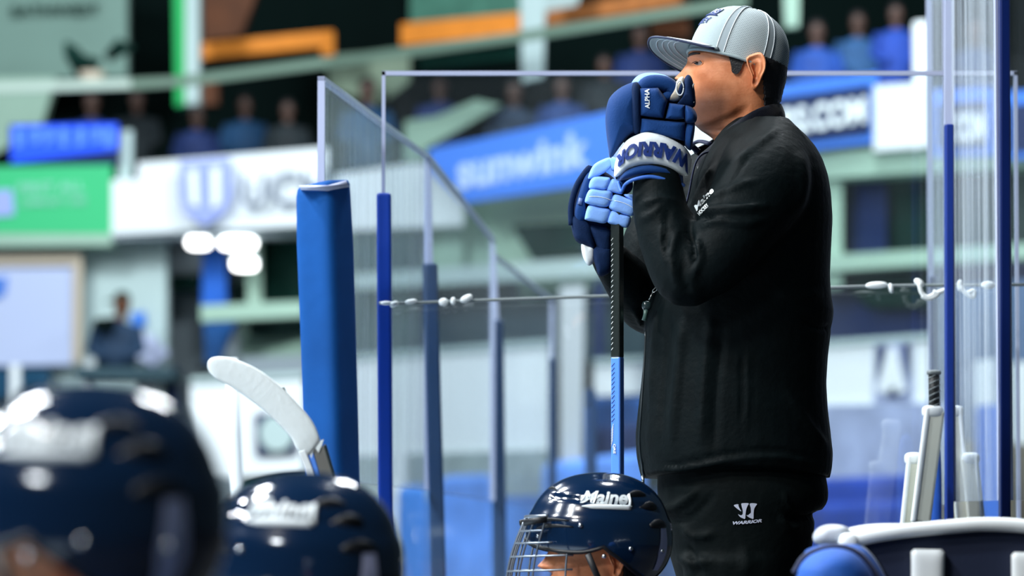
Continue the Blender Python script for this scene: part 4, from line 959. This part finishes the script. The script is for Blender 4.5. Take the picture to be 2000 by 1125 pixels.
# lower (right hand) glove
LY = 7.90
g2 = pil('glove', [(1114, 430), (1117, 400), (1124, 368), (1138, 338), (1152, 328), (1170, 330), (1196, 345), (1228, 380), (1222, 430), (1192, 446), (1180, 470), (1150, 478), (1124, 470)], LY + .01, .03, .045, m_gd, coach, p=2.4)
tag(g2, 'navy hockey glove with light blue finger pads gripping the stick end')
MB().add(tube(cr([Q(x, y, LY - .015) for x, y in ((1116, 440), (1116, 400), (1128, 360), (1150, 329), (1154, 334))], 20), .006, 8)).obj('edge_binding', m_gd, g2)
pil('side_panel', [(1122, 420), (1128, 385), (1142, 345), (1154, 335), (1154, 360), (1144, 395), (1144, 425), (1132, 438)], LY - .012, .022, .02, m_gn, g2)
tag(MB().add(slab([(1131, 386), (1138, 388), (1136, 400), (1128, 398)], LY - .036, .006)).obj('label_tab', M('tab_grey', (110, 130, 176), .6), g2), 'small grey tab')
rows = [([(1148, 348), (1158, 324), (1174, 313), (1192, 308), (1195, 322), (1180, 338), (1158, 348)], .000), ([(1190, 308), (1204, 309), (1208, 326), (1196, 334), (1191, 322)], .002),
        ([(1150, 367), (1158, 346), (1186, 346), (1192, 351), (1184, 370), (1166, 370)], -.006), ([(1184, 371), (1195, 350), (1210, 355), (1216, 378), (1200, 377)], -.004),
        ([(1142, 392), (1152, 370), (1174, 371), (1196, 376), (1188, 403), (1162, 402), (1148, 398)], -.010), ([(1190, 398), (1200, 380), (1222, 386), (1243, 396), (1241, 412), (1234, 422), (1210, 416), (1191, 408)], -.010),
        ([(1142, 425), (1150, 401), (1172, 404), (1193, 411), (1184, 435), (1160, 433), (1145, 430)], -.006), ([(1186, 433), (1195, 411), (1214, 418), (1232, 424), (1226, 444), (1206, 441)], -.006),
        ([(1218, 380), (1240, 381), (1242, 394), (1232, 391)], -.002)]
for out, dy in rows: pil('finger', out, LY - .02 + dy, .022, .02, m_gb, g2, p=4.6, n=44)
for a, b in (((1151, 384), (1196, 392)), ((1200, 392), (1240, 408))):
    Hr = hitter([o for o in g2.children if o.name.startswith('finger')], LY)
    MB().add(tube([Hr(a[0] + (b[0] - a[0]) * k / 10, a[1] + (b[1] - a[1]) * k / 10 - 3 * math.sin(k / 10 * PI), .0004) for k in range(11)], .0006, 6)).obj('seam', m_gw, g2)
pil('thumb', [(1198, 330), (1215, 322), (1232, 340), (1236, 366), (1224, 378), (1208, 360)], LY + .0, .02, .02, m_gd, g2)
pil('palm', [(1150, 438), (1190, 446), (1196, 470), (1193, 500), (1176, 500), (1160, 470)], LY - .004, .03, .03, m_gd, g2)
pil('cuff', [(1162, 482), (1193, 482), (1195, 526), (1172, 540), (1163, 520), (1158, 500)], LY - .004, .034, .04, m_gd, g2, p=3)
pil('hand_back', [(1119, 420), (1150, 432), (1160, 460), (1164, 488), (1152, 484), (1126, 470), (1118, 448)], LY - .006, .026, .03, m_gd, g2)
tag(pil('cuff_patch', [(1136, 474), (1148, 478), (1161, 481), (1161, 508), (1151, 519), (1142, 510), (1136, 492)], LY - .004, .02, .02, m_gw, g2, p=3), 'white corner patch of the cuff')

# ================================================================== STICK, WHISTLE
def stick_shaft(px, py0, py1, Yc, mat, name, parent, zb=None, wl=.0205, wr=.0185, rot=32, bev=.003):
    a = Q(px, py0, Yc); b = Q(px, py1, Yc)
    if zb is not None: b = Vector((a.x, Yc, zb))
    r = math.radians(rot); u = Vector((math.cos(r), -math.sin(r), 0)); v = Vector((math.sin(r), math.cos(r), 0))
    o = MB().add(obox((a + b) / 2, (u, v, (0, 0, 1)), (wl / 2, wr / 2, (a.z - b.z) / 2))).obj(name, mat, parent, False); return bevel(o, bev, 2)
SY = 7.865
stick = empty('hockey_stick', Vector((Q(1205, 900, SY).x, SY, 0)), 'hockey stick with black upper shaft and blue lower shaft, upright under the coach gloves', 'hockey stick')
m_carbon = M('carbon_black', (26, 34, 32), .3, spec=.6, coat=.3, bump=.2, bscale=300)
m_sb = M('stick_blue', (92, 148, 246), .3, coat=.4)
stick_shaft(1205.5, 404, 699, SY, m_carbon, 'upper_shaft', stick)
stick_shaft(1206, 697, 0, SY, m_sb, 'lower_shaft', stick, zb=.06)
HS = hitter([o for o in stick.children], SY)
for k in range(22):
    y = 470 + k * 10.2
    MB().add(tube([HS(1194.0, y, .0006), HS(1197.5, y - 5, .0006)], .0007, 5)).obj('braid_mark', m_tape, stick)
for k in range(13):
    y = 712 + k * 9
    MB().add(tube([HS(1194.5, y + 4, .0005), HS(1200, y - 3, .0005)], .0006, 5)).obj('stripe_mark', M('mark_blue_dark', (60, 84, 160), .4), stick)
for k in range(7):
    y = 834 + k * 5
    MB().add(tube([HS(1193.8, y + 8, .0005), HS(1198.5 - k * .3, y - 6, .0005)], .0005, 5)).obj('stripe_mark', m_tape, stick)
htext('lettering', 'QRE', [(1197, 867), (1197, 876), (1197.2, 886)], (5.5, 0), HS, m_tape, stick, bold=.03)
b = MB().add(band([(1208, 1590), (1150, 1620), (1090, 1612), (1062, 1600)], [(1222, 1650), (1150, 1672), (1090, 1668), (1062, 1640)], SY, .005, .005)).obj('blade', m_carbon, stick)
dz = .06 - max(v.co.z for v in b.data.vertices)
for v in b.data.vertices: v.co.z += dz + .02
WYY = 7.885
wh = empty('whistle', Q(1262, 598, WYY), 'small dark whistle hanging on a silver clip at the jacket front', 'whistle')
m_silver = M('silver_wire', (214, 218, 214), .25, metal=1)
MB().add(ellip(Q(1263, 597, WYY), (.0095, .008, .0095), 2.4, 20, 12)).obj('barrel', M('whistle_dark', (34, 50, 52), .25, coat=.4), wh)
MB().add(tube([Q(1262, 603, WYY), Q(1260.5, 615, WYY), Q(1258, 626, WYY)], [.0052, .0040, .0048], 10, 1.1)).obj('mouthpiece', M('whistle_green', (70, 98, 92), .35), wh)
MB().add(tube(cr([Q(x, y, WYY - .004 * math.sin(k)) for k, (x, y) in enumerate(((1289, 541), (1285, 548), (1288, 553), (1282, 560), (1275, 567), (1277, 571), (1283, 566), (1283, 558), (1289, 550), (1290, 543), (1293, 541)))], 50), .0008, 6)).obj('clip', m_silver, wh)
MB().add(tube([Q(1275, 571, WYY), Q(1271, 579, WYY), Q(1268, 586, WYY)], [.0010, .0016, .0018], 8)).obj('split_ring', m_silver, wh)
MB().add(tube(cr([Q(1390, 296, 7.94), Q(1374, 300, 7.93), Q(1362, 312, 7.925), Q(1354, 335, 7.92), Q(1345, 380, 7.91), Q(1336, 412, 7.90), Q(1318, 470, 7.885), Q(1300, 525, 7.88), Q(1291, 541, 7.885)], 40), .0021, 8)).obj('neck_cord', m_navyfab, wh)

# ================================================================== PLAYERS ON THE BENCH
m_shell = M('helmet_navy_gloss', (4, 28, 56), .14, spec=.6, coat=1.0)
m_vent = M('helmet_vent_black', (4, 8, 16), .5)
m_wire = M('cage_wire', (140, 150, 162), .3, metal=.8)
m_jersey = M('jersey_navy', (16, 44, 104), .8, var=.15, vscale=8)
m_steel = M('steel_screw', (200, 205, 210), .25, metal=1)
def player(px, py, Y, turn, label, size=1.0, decal_az=150):
    o = Q(px, py, Y); X0 = Matrix.Translation(o) @ Matrix.Rotation(PI - math.radians(turn), 4, 'Z') @ Matrix.Rotation(math.radians(2), 4, 'Y')
    r = empty('person', Vector((o.x + .02, Y, -.37)), label, 'person', 'players seated on the bench')
    A, B, C = .126, .103, .1085
    def rim(az):
        c = math.cos(az); s = abs(math.sin(az))
        back = max(0, -c); front = max(0, c)
        e = -.02 - .95 * back ** .8
        earw = math.exp(-((abs(az) - math.radians(98)) / .30) ** 2)
        return e - .26 * s * (1 - back) + .12 * earw
    def shell(az, el, off=0.0):
        az = (az + PI) % (2 * PI) - PI
        e = 2.25; ce = abs(math.cos(el)) ** (2 / e); se = math.copysign(abs(math.sin(el)) ** (2 / e), math.sin(el)) if abs(el) > 1e-6 else 0
        ca, sa = math.cos(az), math.sin(az)
        # raised upper shell above a step, centre ridge, rear flare
        step = 1 / (1 + math.exp(-(el - .26 - .10 * ca) * 34)); k = 1 + .035 * (1 - step)
        ridge = .004 * math.exp(-(ce * sa * B / .028) ** 4)
        gro = -.006 * math.exp(-((el - (.52 + .2 * ca)) / .035) ** 2) * (1 if abs(sa) > .45 else 0)
        R = 1 + off / .11
        down = max(0, -el)
        p = Vector(((A * k * R + ridge + gro) * ce * ca, (B * k * R + ridge + gro) * ce * sa, (C * R + ridge + gro) * se))
        p.x *= 1 + .05 * down; p.y *= 1 + .10 * down
        return p * size
    NAz, NE = 96, 40; g = []
    for i in range(NE + 1):
        t = i / NE; g.append([shell(2 * PI * j / NAz, PI / 2 - (PI / 2 - rim((2 * PI * j / NAz + PI) % (2 * PI) - PI)) * t) for j in range(NAz)])
    v, f = loft(g, False); hm = mk('helmet', [X0 @ p for p in v], f, m_shell, r)
    tag(hm, 'glossy navy hockey helmet')
    so = hm.modifiers.new('s', 'SOLIDIFY'); so.thickness = .006; so.offset = -1
    # edge, slots, screws, printing
    MB().add(tube([X0 @ shell(a, rim((a + PI) % (2 * PI) - PI), -.001) for a in [2 * PI * k / 96 for k in range(97)]], .0038, 8)).obj('rim_trim', m_vent, hm)
    for s in (-1, 1):
        for (az0, az1, el, w_) in ((24, 62, .20, .0035), (26, 66, .10, .0035), (118, 142, .62, .008), (128, 152, .38, .009), (132, 156, .08, .009), (14, 30, .82, .004)):
            n = 10; P = [X0 @ shell(s * math.radians(az0 + (az1 - az0) * k / n), el + .03 * math.sin(k / n * PI), .0002) for k in range(n + 1)]
            MB().add(tube(P, [w_ * (.25 + .75 * math.sin(PI * (k + .5) / (n + 1))) for k in range(n + 1)], 8, .5)).obj('vent', m_vent, hm)
        for (az, el) in ((72, .12), (112, -.22), (148, -.28), (30, .0), (90, -.33)):
            p = shell(s * math.radians(az), el, .001); MB().add(ellip(X0 @ p, (.0045, .0045, .0045), 2, 12, 8)).obj('screw', m_steel, hm)
        az = math.radians(decal_az)
        G = [[X0 @ shell(s * (az + du * .13 * (1 - .35 * abs(dv))), -.30 + dv * .34, .0012) for du in (-1, -.5, 0, .5, 1)] for dv in [-1 + .2 * k for k in range(11)]]
        mk('side_sticker', *loft(G, False, False), M('sticker_lavender', (186, 192, 228), .35), hm)
        def fn(u, v_, w_, s=s):
            a = math.radians(70 + 46 * u) if s > 0 else -math.radians(116 - 46 * u)
            return X0 @ shell(a, .50 + .26 * v_ - .05 * u, .0012 + .001 * w_)
        text('lettering', 'Maine', fn, m_gw, hm, bold=.03, shear=.35, cuts=1)
        P = [X0 @ shell((math.radians(72 + 44 * k / 16)) * s, .44 - .06 * k / 16, .0014) for k in range(17)]
        MB().add(tube(P, [.0045 * min(1, (k + .6) / 4) for k in range(17)], 8, .5)).obj('underline', m_gw, hm)
        P = [X0 @ shell((math.radians(116 + 3 * math.sin(k / 6))) * s, .385 + .25 * k / 6, .0014) for k in range(7)]
        MB().add(tube(P, [.0045, .004, .0036, .0034, .0034, .0036, .004], 8, .5)).obj('flourish', m_gw, hm)
    # head
    make_head(X0 @ Matrix.Translation(Vector((.004, 0, -.052))) @ Matrix.Scale(.90, 4), r, lambda y, x, w_: (1 if (y < 100 or (x < -42 and y < 200)) else 0), 'body', None, False)
    # wire cage
    cg = MB(); lv = [.03, .01, -.012, -.036, -.062, -.088, -.114]
    def cp(a, z):
        k = (z + .122) / .160; dep = .132 + .034 * math.sin((1 - k) * PI * .62) + .01 * (1 - k)
        return X0 @ (Vector((dep * math.cos(a) ** .7 if math.cos(a) > 0 else 0, .104 * math.sin(a) * (1 - .22 * (1 - k)), z)) * size)
    for z_ in lv:
        L_ = 50 if z_ > 0 else (62 if z_ > -.02 else 78)
        cg.add(tube([cp(math.radians(-L_ + 2 * L_ * k / 28), z_) for k in range(29)], .0019 * size, 6))
    for a in (-74, -49, -33, -20, -7, 7, 20, 33, 49, 74):
        t0 = .034 if abs(a) < 50 else -.03
        cg.add(tube([cp(math.radians(a), t0 - (t0 + .118) * k / 12) for k in range(13)], .0019 * size, 6))
    for z_, L_ in ((.036, 50), (-.120, 78)): cg.add(tube([cp(math.radians(-L_ + 2 * L_ * k / 28), z_) for k in range(29)], .0032 * size, 8))
    cg.obj('face_cage', m_wire, hm)
    for s in (-1, 1):
        MB().add(tube([X0 @ (Vector(p) * size) for p in ((.03, s * .112, -.035), (.012, s * .105, -.08), (.02, s * .08, -.13))], .006, 8, .3)).obj('strap', m_vent, hm)
        MB().add(tube([X0 @ (Vector(p) * size) for p in ((.10, s * .085, .03), (.12, s * .08, .028), (.14, s * .06, .025))], .006, 8, .5)).obj('cage_clip', m_vent, hm)
    # clothed body, sitting and facing the ice
    d = Vector((-math.cos(math.radians(turn)), math.sin(math.radians(turn)), 0)); sd = Vector((-d.y, d.x, 0)); base = Vector((o.x, Y, 0)) - d * .03
    hz = o.z
    b = MB()
    def sec(fwd, z_, rx, ry, n=28): c = base + d * fwd; return [Vector((c.x, c.y, z_)) + d * (rx * math.cos(a)) + sd * (ry * math.sin(a)) for a in [2 * PI * k / n for k in range(n)]]
    seat_z = .085
    b.add(loft([sec(.0, hz - .175, .07, .075), sec(-.03, hz - .2, .09, .13), sec(-.05, hz - .24, .13, .21), sec(-.07, hz - .33, .145, .225), sec(-.10, hz - .45, .15, .20), sec(-.13, seat_z + .16, .15, .185), sec(-.14, seat_z + .03, .15, .18), sec(-.14, seat_z + .005, .13, .16)]))
    for s in (-1, 1):
        p0 = base - d * .05 + sd * (s * .19); pts = [Vector((p0.x, p0.y, hz - .26)), Vector((p0.x, p0.y, hz - .48)) + d * .10 + sd * (s * .03), Vector((p0.x, p0.y, hz - .60)) + d * .32]
        b.add(tubes(pts, [.075, .06, .05], 20, 16))
    b.obj('jersey', m_jersey, r)
    b = MB()
    for s in (-1, 1):
        h0 = base - d * .12 + sd * (s * .09); k0 = base + d * .32 + sd * (s * .12); a0 = k0 + d * .02
        b.add(tubes([Vector((h0.x, h0.y, seat_z + .095)), Vector((k0.x, k0.y, seat_z + .085))], [.09, .075], 12, 18))
        b.add(tubes([Vector((k0.x, k0.y, seat_z + .06)), Vector((a0.x, a0.y, -.2)), Vector((a0.x, a0.y, -.30))], [.07, .06, .045], 14, 16))
        sk = MB().add(tubes([Vector((a0.x, a0.y, -.335)) - d * .09, Vector((a0.x, a0.y, -.33)), Vector((a0.x, a0.y, -.345)) + d * .15], [.035, .04, .024], 12, 12)).obj('skate', m_vent, r)
        g_ = base - d * .05 + sd * (s * .19) + d * .37
        MB().add(ellip(Vector((g_.x, g_.y, hz - .62)), (.07, .055, .05), 2.6)).obj('glove', m_gd, r)
    b.obj('hockey_pants', m_gd, r)
    return r
player(1170, 1043, 7.5, -3, 'hockey player in sharp navy helmet in front of the stick, face behind wire cage')
player(590, 1096, 5.2, 20, 'hockey player in a blurred navy helmet directly below the white stick blade')
player(160, 998, 3.6, 20, 'nearest, most blurred hockey player, dark helmet filling the bottom left corner')
# bench along the row of players
A_ = Vector((-.36, 3.1, 0)); B_ = Vector((.16, 7.72, 0)); dr = (B_ - A_).normalized(); sn = Vector((dr.y, -dr.x, 0))
r = empty('players_bench', (A_ + B_) / 2 + Vector((0, 0, -.37)), 'long wooden players bench under the seated players', 'bench')
c = (A_ + B_) / 2 + sn * .03
MB().add(obox(c + Vector((0, 0, .06)), (dr, sn, (0, 0, 1)), ((B_ - A_).length / 2, .15, .022))).obj('seat', M('bench_wood', (150, 120, 84), .5, var=.15), r, False)
for t in (.06, .35, .65, .94):
    p = A_.lerp(B_, t) + sn * .03
    MB().add(obox(p + Vector((0, 0, -.166)), (dr, sn, (0, 0, 1)), (.03, .12, .204))).obj('leg', m_vent, r, False)

# ================================================================== STICKS AND EQUIPMENT
BY = 7.0
r = empty('hockey_stick', Vector((Q(690, 1125, BY).x, BY, -.37)), 'upturned hockey stick with a white taped curved blade, left of the padded post', 'hockey stick')
topc = [(404, 716), (407, 704), (420, 697), (450, 699), (500, 719), (545, 752), (585, 792), (612, 825), (630, 862)]
botc = [(410, 730), (424, 742), (440, 750), (470, 768), (510, 798), (545, 830), (568, 855), (582, 880), (602, 895)]
bl = MB().add(band(topc, botc, BY, .010, .006, 50, 8, 0, 6)).obj('blade', M('white_blade_tape', (228, 238, 240), .55, bump=.4, bscale=90), r); tag(bl, 'white taped blade')
MB().add(slab([(600, 870), (632, 858), (629, 868), (622, 884), (614, 872), (608, 896)], BY - .004, .014)).obj('tape_tail', MATS['white_blade_tape'], bl, False)
tip = slab([(551, 757), (555, 756), (565, 776), (561, 776)], BY + .012, .004)
MB().add(tip).obj('tape_end', m_dkgreen, bl, False)
a0, a1 = Q(592, 876, BY), Q(632, 1010, BY)
def bar(name, p, q, wx, wy, mat, root, Yb): 
    a, b = Q(*p, Yb), Q(*q, Yb); d = (a - b).normalized(); s = Vector((1, 0, 0)); s = (s - d * s.dot(d)).normalized(); n = d.cross(s)
    o = MB().add(obox((a + b) / 2, (s, n, d), (wx * Yb / F / 2, wy / 2, (a - b).length / 2))).obj(name, mat, root, False); return bevel(o, .002)
bar('hosel', (590, 880), (626, 975), 14, .018, m_gw, r, BY)
bar('hosel_side', (604, 878), (634, 975), 12, .016, m_sb, r, BY + .004)
bar('shaft_face', (622, 874), (648, 960), 24, .016, M('brushed_grey', (128, 128, 124), .4, metal=.4), r, BY + .006)
bar('shaft_edge', (634, 868), (660, 955), 6, .02, m_carbon, r, BY)
bar('shaft', (640, 950), (760, 1480), 26, .02, m_carbon, r, BY + .004)
# white upright bar behind the blade
thing_ = MB().add(tube([Q(452, 700, 10.8), Q(458, 850, 10.8), Q(468, 1100, 10.8), Q(470, 1500, 10.8)], [.016, .0175, .0185, .0185], 16)).obj('white_pole', m_gw, None)
tag(thing_, 'upright white pole just behind the white stick blade', 'pole')
# goalie sticks in the corner, with solid copies for their mirror image
m_gs = M('goalie_paddle_cream', (226, 228, 214), .5); m_ge = M('goalie_paddle_edge', (238, 244, 246), .4)
def goalie_stick_or_mirror(top, bot, wd, label, handle=None, edge=-1, Yg=8.9):
    b0 = Q(bot[0], bot[1], Yg); r = empty('goalie_stick_or_mirror', Vector((b0.x, Yg, 0)), label, 'goalie stick', None)
    a = Q(*top, Yg); d = (a - b0).normalized(); s = Vector((1, 0, 0)); s = (s - d * s.dot(d)).normalized(); n = d.cross(s); w2 = wd * Yg / F / 2
    o = MB().add(obox((a + b0) / 2, (s, n, d), (w2, .014, (a - b0).length / 2))).obj('paddle', m_gs, r, False); bevel(o, .006, 3)
    e = MB().add(obox((a + b0) / 2 + s * edge * w2 * .78 - n * (.006 if n.y > 0 else -.006), (s, n, d), (w2 * .26, .012, (a - b0).length / 2 + .002))).obj('paddle_edge', m_ge, r, False); bevel(e, .004, 2)
    MB().add(ellip(a + s * edge * w2 * .2 - d * .005, (w2 * 1.12, .018, .014), 3)).obj('shoulder', m_ge, r)
    f_ = b0 - d * (b0.z / max(.3, d.z)) * .96
    o = MB().add(obox((b0 + f_) / 2, (s, n, d), (w2 * .8, .012, (b0 - f_).length / 2))).obj('lower_paddle', m_gs, r, False)
    if handle:
        h0, h1 = Q(*handle[0], Yg), Q(*handle[1], Yg); dd = (h0 - h1).normalized()
        MB().add(tube([h1, h0], .0125, 12)).obj('handle', M('black_grip_tape', (20, 24, 26), .6, bump=.6, bscale=90), r)
        for k in range(6):
            p = h1.lerp(h0, (k + .5) / 6)
            MB().add(tube([p + Vector((.012, -.006, .006)), p + Vector((0, -.013, 0)), p + Vector((-.012, -.006, -.006))], .0018, 6)).obj('tape_ridge', M('tape_grey', (110, 118, 120), .5), r)
        MB().add(ellip(h0, (.016, .016, .006), 3)).obj('knob', M('tape_grey', (110, 118, 120), .5), r)
    return r
goalie_stick_or_mirror((1788, 892), (1774, 1030), 32, 'cream goalie stick leaning leftmost in the glass corner')
goalie_stick_or_mirror((1826, 800), (1798, 1020), 38, 'cream goalie stick with a black taped handle, left of the thin corner stanchion', ((1824, 728), (1825, 798)), -1, 8.86)
goalie_stick_or_mirror((1862, 800), (1882, 1020), 30, 'solid copy of a cream goalie stick for its reflection, just right of the thin corner stanchion', None, 1, 9.12)  # added right pair, modelled as the left pair's reflection in the glass
goalie_stick_or_mirror((1892, 892), (1908, 1030), 32, 'solid copy of a cream goalie stick for its reflection, rightmost in the glass corner', None, 1, 9.1)
r = empty('blue_shin_guard', Vector((Q(1835, 1030, 9.3).x, 9.0, 0)), 'small royal blue guard wedged between the goalie sticks and their mirror copies', 'guard')
MB().add(ellip(Q(1820, 975, 9.06), (.022, .03, .16), 3)).obj('guard_shell', m_blue, r)
MB().add(obox(Vector((Q(1820, 975, 9.06).x, 9.06, .43)), ((1, 0, 0), (0, 1, 0), (0, 0, 1)), (.015, .015, .43))).obj('guard_leg', m_navy, r)
# goalie leg pad laid across the trunk at bottom right
GP = 6.6
r = empty('goalie_leg_pad', Q(1820, 1190, GP), 'big white and navy goalie leg pad with white straps lying at the bottom right', 'leg pad')
m_pn = M('pad_navy', (6, 22, 52), .6, bump=.2, bscale=200); m_pw = M('pad_white', (232, 238, 240), .45, bump=.1, bscale=60)
MB().add(slab([(1672, 1062), (1760, 1044), (1850, 1036), (1960, 1034), (2030, 1040), (2160, 1060), (2160, 1190), (1735, 1190), (1700, 1110)], GP, .16)).obj('inner_face', m_pn, r, False)
MB().add(tube(cr([Q(x, y, GP - .01) for x, y in ((1742, 1190), (1712, 1120), (1688, 1085), (1660, 1062), (1690, 1050), (1760, 1038), (1850, 1029), (1930, 1024), (2020, 1030), (2160, 1052))], 60), [.011] * 60, 12)).obj('outer_roll', m_pw, r)
MB().add(ellip(Q(1658, 1060, GP - .012), (.017, .016, .016), 2.4)).obj('roll_knot', m_pw, r)
MB().add(band([(1630, 1036), (1700, 1024), (1800, 1022), (1900, 1014), (2000, 1018), (2160, 1040)], [(1640, 1062), (1700, 1052), (1800, 1040), (1900, 1034), (2000, 1036), (2160, 1060)], GP + .05, .03, .08)).obj('face_edge', m_pw, r)
MB().add(pillow([(1588, 1045), (1600, 1030), (1625, 1024), (1655, 1030), (1662, 1048), (1650, 1064), (1615, 1068), (1592, 1060)], GP + .03, .04, .05)).obj('knee_roll', M('pad_grey', (190, 196, 206), .5, var=.15, vscale=30), r)
for x0, x1, y in ((1779, 1845, 1072), (1975, 2030, 1078)):
    MB().add(pillow([(x0, y + 6), (x0 + 6, y), (x1 - 6, y + 1), (x1, y + 7), (x1 - 3, 1185), (x0 + 1, 1185)], GP - .008, .016, .012, p=4, smooth=False)).obj('strap', m_pw, r)
r = empty('equipment_bag', Q(1640, 1250, 6.35), 'rounded royal blue bag with a dark piped seam below the goalie pad', 'bag')
MB().add(pillow([(1556, 1130), (1562, 1105), (1585, 1082), (1625, 1070), (1665, 1078), (1695, 1105), (1712, 1140), (1722, 1192), (1552, 1192)], 6.35, .09, .09, p=2.2)).obj('bag_body', M('bag_blue', (26, 86, 176), .75, bump=.3, bscale=300), r)
MB().add(tube(cr([Q(x, y, 6.345) for x, y in ((1552, 1120), (1575, 1087), (1625, 1070), (1670, 1079), (1702, 1112), (1722, 1150))], 30), .006, 8)).obj('piping', m_navyfab, r)
MB().add(pillow([(1566, 1092), (1590, 1068), (1640, 1062), (1690, 1072), (1730, 1130), (1736, 1188), (1560, 1188)], 6.44, .06, .06, p=2.2)).obj('bag_back', M('bag_blue', (26, 86, 176), .75), r)
zt = Q(1800, 1190, GP).z
tr = empty('storage_chest', Vector((.72, 6.55, 0)), 'dark storage chest under the goalie leg pad', 'chest')
bevel(MB().add(block(.40, 1.05, 6.25, 6.85, 0.0, zt)).obj('chest_body', m_vent, tr, False), .01)
